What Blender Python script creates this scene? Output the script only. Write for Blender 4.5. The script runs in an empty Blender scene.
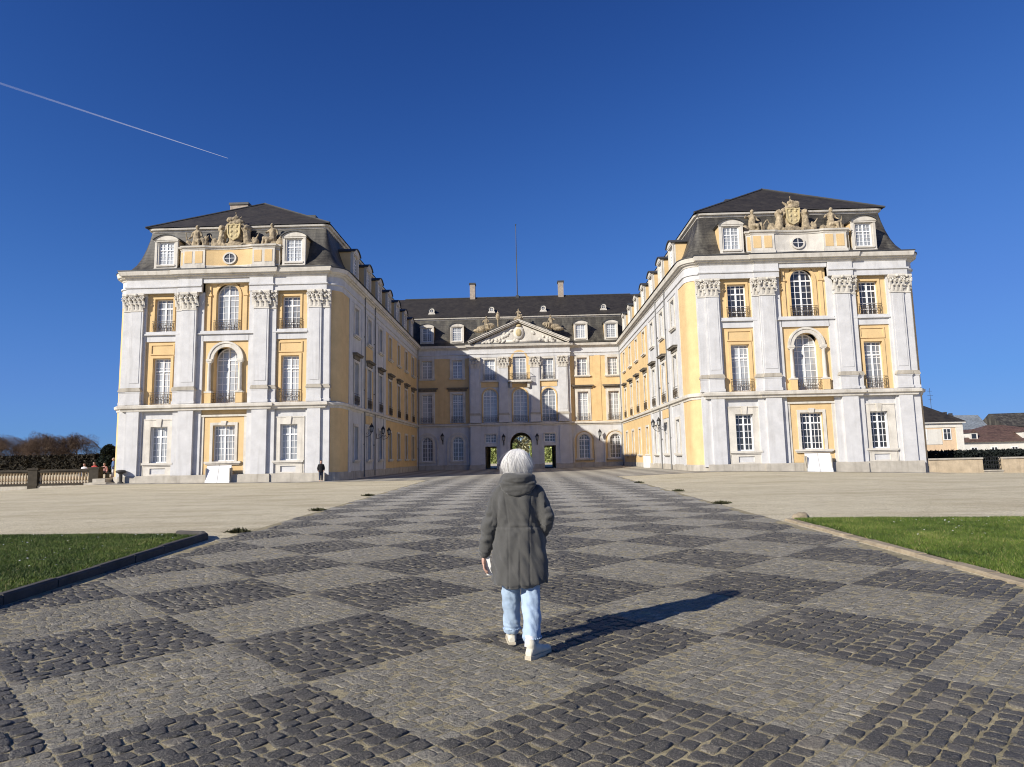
import bpy, bmesh, math, random
import numpy as np
from mathutils import Vector, Matrix, noise
from mathutils.geometry import delaunay_2d_cdt

random.seed(7)
RNG = np.random.default_rng(7)
scene = bpy.context.scene
COL = scene.collection
R = math.radians

# ------------------------------------------------------------------ camera, sky, sun, exposure
CAM_H = 1.55
def make_camera():
    f, pi, ro, ya = 645.46, R(6.543), R(1.181), R(1.18)
    F = Vector((-math.sin(ya)*math.cos(pi), math.cos(ya)*math.cos(pi), math.sin(pi)))
    R0 = Vector((math.cos(ya), math.sin(ya), 0)); U0 = R0.cross(F)
    Rt = R0*math.cos(ro) - U0*math.sin(ro); U = U0*math.cos(ro) + R0*math.sin(ro)
    cam = bpy.data.cameras.new('camera'); o = bpy.data.objects.new('camera', cam); COL.objects.link(o)
    m = Matrix((Rt, U, -F)).transposed().to_4x4(); m.translation = (0, 0, CAM_H)
    o.matrix_world = m
    cam.sensor_fit = 'HORIZONTAL'; cam.sensor_width = 36; cam.lens = f/1024*36
    cam.clip_start = .05; cam.clip_end = 20000
    scene.camera = o
make_camera()

SUN_EL = R(27); SUN_DIR = Vector((-.753*math.cos(SUN_EL), -.658*math.cos(SUN_EL), math.sin(SUN_EL)))
world = bpy.data.worlds.new('World'); scene.world = world; world.use_nodes = True
wn = world.node_tree; wn.nodes.clear()
sky = wn.nodes.new('ShaderNodeTexSky'); sky.sky_type = 'NISHITA'; sky.sun_disc = False
sky.sun_elevation = SUN_EL; sky.sun_rotation = math.atan2(SUN_DIR.x, SUN_DIR.y)
sky.air_density = 1.0; sky.dust_density = 0.0; sky.ozone_density = 4.0; sky.altitude = 1500
sepc = wn.nodes.new('ShaderNodeSeparateColor'); comb = wn.nodes.new('ShaderNodeCombineColor')   # colour grade of the sky, channel by channel
wn.links.new(sky.outputs[0], sepc.inputs[0])
def wmath(op, x, y):
    n = wn.nodes.new('ShaderNodeMath'); n.operation = op
    for i, v in enumerate((x, y)):
        if hasattr(v, 'is_linked'): wn.links.new(v, n.inputs[i])
        else: n.inputs[i].default_value = v
    return n.outputs[0]
for ch, (lim, c2, k_) in enumerate(((.160, 2.6, .012), (.345, 5.0, .012), (.86, 11.5, .006))):      # soft shoulder: deep blue above, pale near the horizon and sun
    x_ = sepc.outputs[ch]; x2 = wmath('MULTIPLY', x_, x_)
    y_ = wmath('ADD', wmath('MULTIPLY', wmath('DIVIDE', x2, wmath('ADD', x2, c2)), lim), wmath('MULTIPLY', wmath('MAXIMUM', wmath('SUBTRACT', x_, 4.), 0.), k_))
    wn.links.new(wmath('MULTIPLY', y_, 7.07), comb.inputs[ch])
bg = wn.nodes.new('ShaderNodeBackground'); bg.inputs['Strength'].default_value = .10
wo = wn.nodes.new('ShaderNodeOutputWorld')
wn.links.new(comb.outputs[0], bg.inputs['Color'])
wn.links.new(bg.outputs[0], wo.inputs['Surface'])
sun = bpy.data.lights.new('sun', 'SUN'); sun.energy = 4.6; sun.angle = R(.5); sun.color = (1, .94, .84)
so = bpy.data.objects.new('sun', sun); COL.objects.link(so)
so.rotation_euler = SUN_DIR.to_track_quat('Z', 'Y').to_euler(); so.location = (-60, -50, 60)
vs = scene.view_settings
vs.view_transform = 'Standard'; vs.look = 'None'; vs.exposure = 0.5; vs.gamma = 1; vs.use_curve_mapping = False
scene.render.engine = 'CYCLES'; scene.cycles.filter_width = 1.05

# ------------------------------------------------------------------ materials
def nodes(name):
    m = bpy.data.materials.new(name); m.use_nodes = True
    nt = m.node_tree; b = nt.nodes['Principled BSDF']
    return m, nt, b
def N(nt, typ, **kw):
    n = nt.nodes.new(typ)
    for k, v in kw.items():
        if k in ('operation', 'blend_type', 'data_type', 'feature', 'attribute_name', 'noise_dimensions', 'distance'): setattr(n, k, v)
        else: n.inputs[k].default_value = v
    return n
def link(nt, a, b): nt.links.new(a, b)
def posn(nt, scl=(1, 1, 1)):
    g = nt.nodes.new('ShaderNodeNewGeometry')
    mp = nt.nodes.new('ShaderNodeMapping'); mp.inputs['Scale'].default_value = scl
    link(nt, g.outputs['Position'], mp.inputs['Vector']); return mp.outputs[0]
def noise_tex(nt, scale, detail=4, scl=(1, 1, 1), rough=.6):
    n = nt.nodes.new('ShaderNodeTexNoise'); n.inputs['Scale'].default_value = scale
    n.inputs['Detail'].default_value = detail; n.inputs['Roughness'].default_value = rough
    link(nt, posn(nt, scl), n.inputs['Vector']); return n.outputs['Fac']
def ramp(nt, src, stops):
    r = nt.nodes.new('ShaderNodeValToRGB'); el = r.color_ramp.elements
    while len(el) < len(stops): el.new(.5)
    for e, (p, c) in zip(el, stops):
        e.position = p; e.color = (c if len(c) == 4 else (*c, 1)) if hasattr(c, '__len__') else (c, c, c, 1)
    link(nt, src, r.inputs[0]); return r.outputs[0]
def mixc(nt, fac, a, b, mode='MIX'):
    m = nt.nodes.new('ShaderNodeMix'); m.data_type = 'RGBA'; m.blend_type = mode
    for s, i in ((fac, 0), (a, 6), (b, 7)):
        if hasattr(s, 'is_linked'): link(nt, s, m.inputs[i])
        elif i == 0: m.inputs[0].default_value = s
        else: m.inputs[i].default_value = (*s, 1)
    return m.outputs[2]
def bumpn(nt, b, h, strength, dist=.02):
    bp = nt.nodes.new('ShaderNodeBump'); bp.inputs['Strength'].default_value = strength
    bp.inputs['Distance'].default_value = dist
    link(nt, h, bp.inputs['Height']); link(nt, bp.outputs[0], b.inputs['Normal'])
def dark(c, k): return tuple(x*k for x in c)

def pm(name, col, rough=.85, var=.18, scale=1.2, bump=.25, bscale=25, stain=0., stain_col=(.16, .14, .11), spec=.3, metal=0., fine=.12):
    m, nt, b = nodes(name)
    c = mixc(nt, ramp(nt, noise_tex(nt, scale, 5), [(.3, 0), (.72, 1)]), dark(col, 1-var), dark(col, 1+var*.35))
    if fine: c = mixc(nt, ramp(nt, noise_tex(nt, bscale, 4), [(.35, 0), (.7, fine)]), c, dark(col, .45))
    if stain:
        s = ramp(nt, noise_tex(nt, 1.4, 5, (1.6, 1.6, .12)), [(.52, 0), (.78, stain)])
        c = mixc(nt, s, c, stain_col)
        s2 = ramp(nt, noise_tex(nt, .55, 6), [(.55, 0), (.75, stain*.6)])
        c = mixc(nt, s2, c, stain_col)
    link(nt, c, b.inputs['Base Color'])
    b.inputs['Roughness'].default_value = rough; b.inputs['Specular IOR Level'].default_value = spec
    b.inputs['Metallic'].default_value = metal
    if bump: bumpn(nt, b, noise_tex(nt, bscale, 4), bump, .02)
    return m

M = {}
M['grey'] = pm('grey_plaster', (.60, .595, .59), var=.14, stain=.40, stain_col=(.30, .285, .26), bscale=14)
M['yellow'] = pm('yellow_plaster', (.69, .495, .25), var=.12, stain=.26, stain_col=(.42, .27, .12), bscale=14)
M['cream'] = pm('cream_stone', (.66, .62, .545), var=.2, stain=.6, stain_col=(.25, .22, .17), bscale=18)
M['plinth'] = pm('plinth_stone', (.46, .42, .35), var=.25, stain=.6, stain_col=(.16, .14, .11), bscale=12)
M['sculpt'] = pm('weathered_sandstone', (.47, .38, .25), var=.65, scale=4.5, stain=1.0, stain_col=(.07, .06, .045), bscale=7, bump=.6, fine=.5)
M['hood'] = pm('stained_hood_stone', (.20, .175, .14), var=.4, scale=3, stain=.6, bscale=12)
M['pipe'] = pm('zinc_pipe', (.17, .17, .165), rough=.6, var=.2)
M['gold'] = pm('ochre_stone', (.60, .49, .27), var=.35, scale=3, stain=.6, bscale=12)
M['white'] = pm('white_paint', (.78, .78, .77), rough=.5, var=.06, bump=.05, stain=.08)
M['iron'] = pm('wrought_iron', (.10, .075, .05), rough=.55, var=.3, bump=.1, fine=.3)
M['black'] = pm('black_iron', (.02, .02, .022), rough=.5, var=.2, bump=.1)
M['lead'] = pm('dark_lead', (.06, .062, .065), rough=.55, var=.3, stain=.2)
M['sandstone'] = pm('sandstone_blocks', (.52, .42, .29), var=.3, scale=1.6, stain=.5, stain_col=(.2, .16, .11), bscale=9, bump=.5)
M['darkstone'] = pm('dark_weathered_stone', (.045, .036, .025), var=.5, scale=2.5, stain=.5, stain_col=(.05, .045, .035), bscale=12, bump=.4)
M['kerb_dark'] = pm('basalt_kerb', (.085, .078, .07), var=.35, scale=3, bscale=20, bump=.5)
M['kerb_light'] = pm('sand_kerb', (.38, .31, .21), var=.4, scale=4, bscale=20, bump=.6, stain=.3)
M['brick'] = pm('chimney_render', (.42, .35, .28), var=.35, scale=4, stain=.4, bscale=14)
M['lampglass'] = pm('lantern_glass', (.35, .36, .36), rough=.12, var=.05, bump=0, spec=.6)
M['interior'] = pm('passage_plaster', (.34, .31, .27), var=.15)

def slate(name, col, patch):
    m, nt, b = nodes(name)
    c = mixc(nt, ramp(nt, noise_tex(nt, .7, 6), [(.35, 0), (.7, 1)]), dark(col, .65), dark(col, 1.35))
    c = mixc(nt, ramp(nt, noise_tex(nt, 1.1, 6, (1.2, 1.2, .25)), [(.46, 0), (.68, .75)]), c, patch)
    c = mixc(nt, ramp(nt, noise_tex(nt, 9, 3, (1, 1, 2.2)), [(.4, 0), (.65, .35)]), c, dark(col, .4))
    c = mixc(nt, ramp(nt, noise_tex(nt, 1.6, 2, (1.4, 1.4, 6.5), .8), [(.42, 0), (.62, .6)]), c, dark(col, 1.9))
    g = posn(nt); sp = nt.nodes.new('ShaderNodeSeparateXYZ'); link(nt, g, sp.inputs[0])
    w = N(nt, 'ShaderNodeMath', operation='MULTIPLY'); w.inputs[1].default_value = 3.6; link(nt, sp.outputs['Z'], w.inputs[0])
    fr = N(nt, 'ShaderNodeMath', operation='FRACT'); link(nt, w.outputs[0], fr.inputs[0])
    c = mixc(nt, ramp(nt, fr.outputs[0], [(.0, .55), (.2, 0)]), c, dark(col, .25))
    link(nt, c, b.inputs['Base Color']); b.inputs['Roughness'].default_value = .6
    bumpn(nt, b, fr.outputs[0], .5, .03)
    return m
M['slate'] = slate('slate_roof', (.024, .020, .016), (.052, .045, .033))
M['slate_low'] = slate('slate_mansard', (.036, .032, .026), (.19, .175, .135))
M['brown_roof'] = slate('brown_tiles', (.085, .05, .038), (.12, .08, .055))
M['bluegrey_roof'] = slate('bluegrey_slate', (.15, .17, .19), (.2, .22, .22))

def glass(name, base, rough=.04, coat=1.):
    m, nt, b = nodes(name)
    c = mixc(nt, ramp(nt, noise_tex(nt, .6, 3, (1, 1, .35)), [(.35, 0), (.65, 1)]), dark(base, .55), dark(base, 1.15))
    oi = nt.nodes.new('ShaderNodeObjectInfo')
    c = mixc(nt, ramp(nt, oi.outputs['Random'], [(.0, .65), (.35, .1), (.7, 0), (1, 0)]), c, dark(base, .18))
    link(nt, c, b.inputs['Base Color']); b.inputs['Roughness'].default_value = .35
    b.inputs['Coat Weight'].default_value = coat; b.inputs['Coat Roughness'].default_value = rough
    b.inputs['Coat IOR'].default_value = 1.55
    return m
M['pane_dark'] = glass('dark_window_glass', (.035, .035, .035))
M['pane_pale'] = glass('curtained_window_glass', (.42, .44, .45))
M['pane_mid'] = glass('dim_window_glass', (.15, .16, .17))

def simple(name, col, rough=.8, var=.15, scale=8, bump=.2, bscale=60, sheen=0.):
    m = pm(name, col, rough, var, scale, bump, bscale, fine=0)
    if sheen: m.node_tree.nodes['Principled BSDF'].inputs['Sheen Weight'].default_value = sheen
    return m

# ------------------------------------------------------------------ mesh builder
class MB:
    def __init__(s, mat4=None): s.v = []; s.f = []; s.m = mat4
    def pt(s, p):
        p = Vector(p)
        return s.m @ p if s.m is not None else p
    def add(s, vs, fs):
        o = len(s.v); s.v += [s.pt(p) for p in vs]; s.f += [tuple(i+o for i in f) for f in fs]
    def box(s, x0, x1, y0, y1, z0, z1):
        vs = [(x, y, z) for z in (z0, z1) for y in (y0, y1) for x in (x0, x1)]
        s.add(vs, [(0, 2, 3, 1), (4, 5, 7, 6), (0, 1, 5, 4), (2, 6, 7, 3), (0, 4, 6, 2), (1, 3, 7, 5)])
    def bar(s, a, b, r, n=6, r2=None):
        a = Vector(a); b = Vector(b); d = b-a
        if d.length < 1e-6: return
        q = d.to_track_quat('Z', 'Y'); r2 = r if r2 is None else r2
        vs = []
        for p, rr in ((a, r), (b, r2)):
            for i in range(n):
                t = 2*math.pi*i/n; vs.append(p + q @ Vector((rr*math.cos(t), rr*math.sin(t), 0)))
        fs = [(i, (i+1) % n, n+(i+1) % n, n+i) for i in range(n)] + [tuple(range(n-1, -1, -1)), tuple(range(n, 2*n))]
        s.add(vs, fs)
    def lathe(s, c, prof, n=12):
        cx, cy, cz = c; vs = []; fs = []
        for r, z in prof:
            for i in range(n):
                t = 2*math.pi*i/n; vs.append((cx+r*math.cos(t), cy+r*math.sin(t), cz+z))
        for k in range(len(prof)-1):
            for i in range(n):
                fs.append((k*n+i, k*n+(i+1) % n, (k+1)*n+(i+1) % n, (k+1)*n+i))
        fs.append(tuple(range(n-1, -1, -1))); fs.append(tuple(range((len(prof)-1)*n, len(prof)*n)))
        s.add(vs, fs)
    def ell(s, c, r, n=10, m=7, rot=None):
        vs = []; fs = []; c = Vector(c)
        for k in range(1, m):
            ph = math.pi*k/m
            for i in range(n):
                t = 2*math.pi*i/n
                p = Vector((r[0]*math.sin(ph)*math.cos(t), r[1]*math.sin(ph)*math.sin(t), r[2]*math.cos(ph)))
                if rot is not None: p = rot @ p
                vs.append(c+p)
        for sgn in (1, -1):
            p = Vector((0, 0, sgn*r[2])); p = rot @ p if rot is not None else p; vs.append(c+p)
        for k in range(m-2):
            for i in range(n): fs.append((k*n+i, (k+1)*n+i, (k+1)*n+(i+1) % n, k*n+(i+1) % n))
        t0 = (m-1)*n
        for i in range(n):
            fs.append((t0, i, (i+1) % n)); fs.append((t0+1, (m-2)*n+(i+1) % n, (m-2)*n+i))
        s.add(vs, fs)
    def prism(s, pts, y0, y1):
        """polygon in local x,z extruded along y"""
        n = len(pts); vs = [(x, y0, z) for x, z in pts] + [(x, y1, z) for x, z in pts]
        s.add(vs, [tuple(range(n)), tuple(range(2*n-1, n-1, -1))] + [(i, n+i, n+(i+1) % n, (i+1) % n) for i in range(n)])
    def flat(s, outer, holes, y, depth=0.):
        """sheet in local x,z at y, with holes whose reveals go inward to y+depth"""
        loops = [outer]+list(holes); co = []; edges = []
        for L in loops:
            o = len(co); co += [Vector(p) for p in L]; edges += [(o+i, o+(i+1) % len(L)) for i in range(len(L))]
        V, E, Fc, *_ = delaunay_2d_cdt(co, edges, [], 0, 1e-5)
        def inside(p, L):
            c = False; j = len(L)-1
            for i in range(len(L)):
                if (L[i][1] > p[1]) != (L[j][1] > p[1]) and p[0] < (L[j][0]-L[i][0])*(p[1]-L[i][1])/(L[j][1]-L[i][1])+L[i][0]: c = not c
                j = i
            return c
        keep = []
        for t in Fc:
            cx = sum(V[i].x for i in t)/len(t); cz = sum(V[i].y for i in t)/len(t)
            if inside((cx, cz), outer) and not any(inside((cx, cz), h) for h in holes): keep.append(tuple(t))
        s.add([(p.x, y, p.y) for p in V], keep)
        if depth:
            for L in holes:
                n = len(L)
                s.add([(x, y, z) for x, z in L]+[(x, y+depth, z) for x, z in L], [(i, (i+1) % n, n+(i+1) % n, n+i) for i in range(n)])
    def sweep(s, path, prof, closed=False, cap=True):
        """path: plan polyline (x,y); prof: list (out,z); out is to the right-hand side of travel"""
        n = len(path); P = [Vector(p) for p in path]; nor = []
        for i in range(n):
            d1 = (P[i]-P[i-1]) if (i > 0 or closed) else (P[1]-P[0])
            d2 = (P[(i+1) % n]-P[i]) if (i < n-1 or closed) else (P[-1]-P[-2])
            d1.normalize(); d2.normalize()
            n1 = Vector((d1.y, -d1.x)); n2 = Vector((d2.y, -d2.x)); b = n1+n2
            if b.length < 1e-6: b = n1
            b.normalize(); b /= max(.3, b.dot(n1)); nor.append(b)
        k = len(prof); vs = []
        for i in range(n):
            for o, z in prof: q = P[i]+nor[i]*o; vs.append((q.x, q.y, z))
        fs = []
        for i in range(n if closed else n-1):
            j = (i+1) % n
            for a in range(k-1): fs.append((i*k+a, j*k+a, j*k+a+1, i*k+a+1))
        if cap and not closed:
            fs.append(tuple(range(k))); fs.append(tuple((n-1)*k+a for a in range(k-1, -1, -1)))
        s.add(vs, fs)
    def build(s, name, mat, parent=None, smooth=False, loc=(0, 0, 0), rz=0., weld=False):
        me = bpy.data.meshes.new(name); me.from_pydata([tuple(p) for p in s.v], [], s.f)
        bm = bmesh.new(); bm.from_mesh(me)
        if weld: bmesh.ops.remove_doubles(bm, verts=bm.verts, dist=1e-4)
        bmesh.ops.recalc_face_normals(bm, faces=bm.faces); bm.to_mesh(me); bm.free()
        if smooth is True: me.polygons.foreach_set('use_smooth', [True]*len(me.polygons))
        o = bpy.data.objects.new(name, me); COL.objects.link(o)
        if mat is not None: me.materials.append(mat)
        if isinstance(smooth, (int, float)) and smooth is not True and smooth:
            me.polygons.foreach_set('use_smooth', [True]*len(me.polygons)); me.set_sharp_from_angle(angle=R(smooth))
        o.location = loc; o.rotation_euler.z = rz
        if parent: o.parent = parent
        return o
def npmesh(name, V, F3, mat, parent=None, smooth=False, attrs=None):
    """fast mesh: V (n,3); F3 list of arrays (m,k)"""
    me = bpy.data.meshes.new(name); me.vertices.add(len(V)); me.vertices.foreach_set('co', np.asarray(V, np.float32).ravel())
    idx = np.concatenate([f.ravel() for f in F3]); tot = np.concatenate([np.full(len(f), f.shape[1]) for f in F3])
    me.loops.add(len(idx)); me.loops.foreach_set('vertex_index', idx.astype(np.int32))
    me.polygons.add(len(tot)); me.polygons.foreach_set('loop_start', np.concatenate([[0], np.cumsum(tot)[:-1]]).astype(np.int32))
    if smooth: me.polygons.foreach_set('use_smooth', np.ones(len(tot), bool))
    for k, a in (attrs or {}).items():
        at = me.attributes.new(k, 'FLOAT', 'POINT'); at.data.foreach_set('value', np.asarray(a, np.float32))
    me.update(calc_edges=True); me.validate()
    o = bpy.data.objects.new(name, me); COL.objects.link(o); me.materials.append(mat)
    if parent: o.parent = parent
    return o
def tag(o, label=None, cat=None, group=None, kind=None):
    for k, v in (('label', label), ('category', cat), ('group', group), ('kind', kind)):
        if v: o[k] = v
    return o
def empty(name, loc, label, cat, group=None, rz=0.):
    o = bpy.data.objects.new(name, None); COL.objects.link(o); o.location = loc; o.rotation_euler.z = rz
    o.empty_display_size = .3
    return tag(o, label, cat, group)
def kids(o): return [c for c in bpy.data.objects if c.parent == o]
def dup(o, loc=None, rz=None, parent=None, keep=True):
    c = o.copy(); COL.objects.link(c)
    if loc is not None: c.location = loc
    if rz is not None: c.rotation_euler.z = rz
    if parent is not None: c.parent = parent
    for ch in o.children: dup(ch, parent=c)
    return c
def remesh(o, voxel, smooth_it=2):
    md = o.modifiers.new('r', 'REMESH'); md.mode = 'VOXEL'; md.voxel_size = voxel; md.use_smooth_shade = True
    if smooth_it:
        sm = o.modifiers.new('s', 'SMOOTH'); sm.iterations = smooth_it; sm.factor = .5
    dg = bpy.context.evaluated_depsgraph_get()
    me = bpy.data.meshes.new_from_object(o.evaluated_get(dg)); mats = list(o.data.materials)
    o.modifiers.clear(); o.data = me
    me.materials.clear()
    for m in mats: me.materials.append(m)
    me.polygons.foreach_set('use_smooth', [True]*len(me.polygons))
    return o
def displace(o, fn):
    me = o.data; n = len(me.vertices); co = np.empty(n*3, np.float32); me.vertices.foreach_get('co', co); co = co.reshape(-1, 3)
    no = np.empty(n*3, np.float32); me.vertex_normals.foreach_get('vector', no); no = no.reshape(-1, 3)
    for i in range(n):
        co[i] += no[i]*fn(Vector(co[i]))
    me.vertices.foreach_set('co', co.ravel()); me.update()

def sstep(a, b, x):
    t = np.clip((np.asarray(x, float)-a)/(b-a), 0, 1); return t*t*(3-2*t)
def gz(x, y):
    """gentle fall of the forecourt"""
    x = np.asarray(x, float); y = np.asarray(y, float)
    hx = np.interp(x, [-60, -41.5, -38.5, -35.8, -33, -18, -8, 7.5, 13.5, 16, 30.7, 40, 60], [-1.2, -.85, -.5, .0, .15, .0, 0, 0, .18, .18, -.26, -.45, -.45])
    return hx*sstep(26, 46, y)

# ------------------------------------------------------------------ ground, court, path
def ground_mat():
    m, nt, b = nodes('gravel')
    base = (.50, .43, .31)
    c = mixc(nt, ramp(nt, noise_tex(nt, .35, 6), [(.3, 0), (.7, 1)]), (.66, .58, .385), (.84, .755, .545))
    c = mixc(nt, ramp(nt, noise_tex(nt, .5, 5, (.35, 1.6, 1)), [(.48, 0), (.72, .65)]), c, (.44, .36, .225))
    c = mixc(nt, ramp(nt, noise_tex(nt, 2.2, 5), [(.52, 0), (.68, .5)]), c, (.46, .39, .26))
    v = nt.nodes.new('ShaderNodeTexVoronoi'); v.inputs['Scale'].default_value = 30
    link(nt, posn(nt), v.inputs['Vector'])
    c = mixc(nt, ramp(nt, v.outputs['Distance'], [(.2, 0), (.75, .55)]), c, (.22, .18, .12))
    c = mixc(nt, ramp(nt, noise_tex(nt, 60, 2), [(.55, 0), (.7, .5)]), c, (.62, .56, .45))
    link(nt, c, b.inputs['Base Color']); b.inputs['Roughness'].default_value = .95; b.inputs['Specular IOR Level'].default_value = .15
    mx = N(nt, 'ShaderNodeMath', operation='ADD'); link(nt, noise_tex(nt, 45, 3), mx.inputs[0]); link(nt, noise_tex(nt, 3, 4), mx.inputs[1])
    bumpn(nt, b, mx.outputs[0], .7, .03)
    return m
M['gravel'] = ground_mat()
def grid_sheet(name, xs, ys, dz, mat):
    X, Y = np.meshgrid(xs, ys); Z = gz(X, Y)+dz
    far = (np.abs(X) > 90) | (Y > 160) | (Y < -60); Z = np.where(far, dz-.3, Z)
    V = np.stack([X, Y, Z], -1).reshape(-1, 3); nx = len(xs); ny = len(ys)
    i = (np.arange(ny-1)[:, None]*nx+np.arange(nx-1)[None]).ravel()
    F = np.stack([i, i+1, i+1+nx, i+nx], -1)
    return tag(npmesh(name, V, [F], mat), kind='structure')
xs = np.concatenate([[-9000, -2000, -500, -150, -90], np.arange(-70, 71, 1.4), [90, 150, 500, 2000, 9000]])
ys = np.concatenate([[-9000, -1000, -200, -60], np.arange(-30, 131, 2.0), [160, 260, 500, 1200, 3000, 9000]])
grid_sheet('ground', xs, ys, 0, M['gravel'])

TX, TY, AX, AY = -.53, 3.68, 1.06, 1.03       # lattice of the diagonal chequer
def path_x(y): return -5.72-.0345*y, 5.1+.031*y
def court_mat():
    m, nt, b = nodes('court_paving')
    sp = nt.nodes.new('ShaderNodeSeparateXYZ'); link(nt, posn(nt), sp.inputs[0])
    def mth(op, a, bb):
        n = N(nt, 'ShaderNodeMath', operation=op)
        for k, s in enumerate((a, bb)):
            if hasattr(s, 'is_linked'): link(nt, s, n.inputs[k])
            elif s is not None: n.inputs[k].default_value = s
        return n.outputs[0]
    xa = mth('DIVIDE', mth('SUBTRACT', sp.outputs['X'], TX), AX); ya = mth('DIVIDE', mth('SUBTRACT', sp.outputs['Y'], TY), AY)
    s = mth('MULTIPLY', mth('ADD', xa, ya), .5); t = mth('MULTIPLY', mth('SUBTRACT', xa, ya), .5)
    par = mth('PINGPONG', mth('ADD', mth('FLOOR', s, None), mth('FLOOR', t, None)), 1.0)
    lt = mixc(nt, ramp(nt, noise_tex(nt, 1.2, 5), [(.3, 0), (.7, 1)]), (.33, .305, .25), (.42, .39, .32))
    dk = mixc(nt, ramp(nt, noise_tex(nt, 1.2, 5), [(.3, 0), (.7, 1)]), (.17, .158, .135), (.24, .22, .19))
    c = mixc(nt, par, dk, lt)
    c = mixc(nt, ramp(nt, noise_tex(nt, 14, 4), [(.5, 0), (.7, .6)]), c, (.28, .24, .16))
    link(nt, c, b.inputs['Base Color']); b.inputs['Roughness'].default_value = .8
    bumpn(nt, b, noise_tex(nt, 9, 5), .8, .03)
    return m
M['court'] = court_mat()
grid_sheet('courtyard_paving', np.arange(-33.0, 31.6, 1.5), np.concatenate([[48.6], np.arange(50, 102.5, 2)]), .012, M['court'])

FAR_TONE = {'light_setts': (.50, .475, .42), 'dark_basalt_setts': (.25, .238, .21)}  # paler far colours of the setts, standing in for light at low view angles
def stone_mat(name, stops, rough):
    m, nt, b = nodes(name)
    a = N(nt, 'ShaderNodeAttribute', attribute_name='tone')
    c = ramp(nt, a.outputs['Fac'], stops)
    c = mixc(nt, ramp(nt, noise_tex(nt, 28, 5), [(.38, 0), (.66, .6)]), c, (.07, .062, .05))
    c = mixc(nt, ramp(nt, noise_tex(nt, 1.1, 5), [(.5, 0), (.75, .3)]), c, (.26, .235, .18))
    c = mixc(nt, ramp(nt, noise_tex(nt, 140, 2), [(.5, 0), (.68, .55)]), c, (.34, .31, .25))
    c = mixc(nt, ramp(nt, noise_tex(nt, 90, 2), [(.55, 0), (.7, .7)]), c, (.03, .028, .026))
    link(nt, c, b.inputs['Base Color']); b.inputs['Roughness'].default_value = rough; b.inputs['Specular IOR Level'].default_value = .45
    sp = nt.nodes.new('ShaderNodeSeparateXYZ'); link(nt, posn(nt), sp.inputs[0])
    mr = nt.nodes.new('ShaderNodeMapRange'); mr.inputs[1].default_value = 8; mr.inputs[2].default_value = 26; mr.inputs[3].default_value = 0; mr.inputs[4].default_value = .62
    link(nt, sp.outputs['Y'], mr.inputs[0])     # grazing-light brightening of the far drive, painted into the sett colour
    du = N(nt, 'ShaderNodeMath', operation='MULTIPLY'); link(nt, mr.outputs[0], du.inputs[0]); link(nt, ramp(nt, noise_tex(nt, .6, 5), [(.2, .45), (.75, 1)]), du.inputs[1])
    c = mixc(nt, du.outputs[0], c, FAR_TONE[name]); link(nt, c, b.inputs['Base Color'])
    bumpn(nt, b, noise_tex(nt, 48, 6), 1., .016)
    return m
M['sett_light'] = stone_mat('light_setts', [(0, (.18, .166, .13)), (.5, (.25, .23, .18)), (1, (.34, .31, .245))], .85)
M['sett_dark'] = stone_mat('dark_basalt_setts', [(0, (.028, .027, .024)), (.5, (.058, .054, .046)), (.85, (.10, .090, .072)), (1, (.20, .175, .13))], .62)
def joint_mat():
    m, nt, b = nodes('sandy_joints')
    c = mixc(nt, ramp(nt, noise_tex(nt, 9, 5), [(.3, 0), (.7, 1)]), (.19, .16, .095), (.43, .365, .215))
    c = mixc(nt, ramp(nt, noise_tex(nt, 1.3, 4), [(.5, 0), (.7, .6)]), c, (.13, .12, .07))
    link(nt, c, b.inputs['Base Color']); b.inputs['Roughness'].default_value = .95
    bumpn(nt, b, noise_tex(nt, 70, 4), 1., .012)
    return m
M['joint'] = joint_mat()

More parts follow.
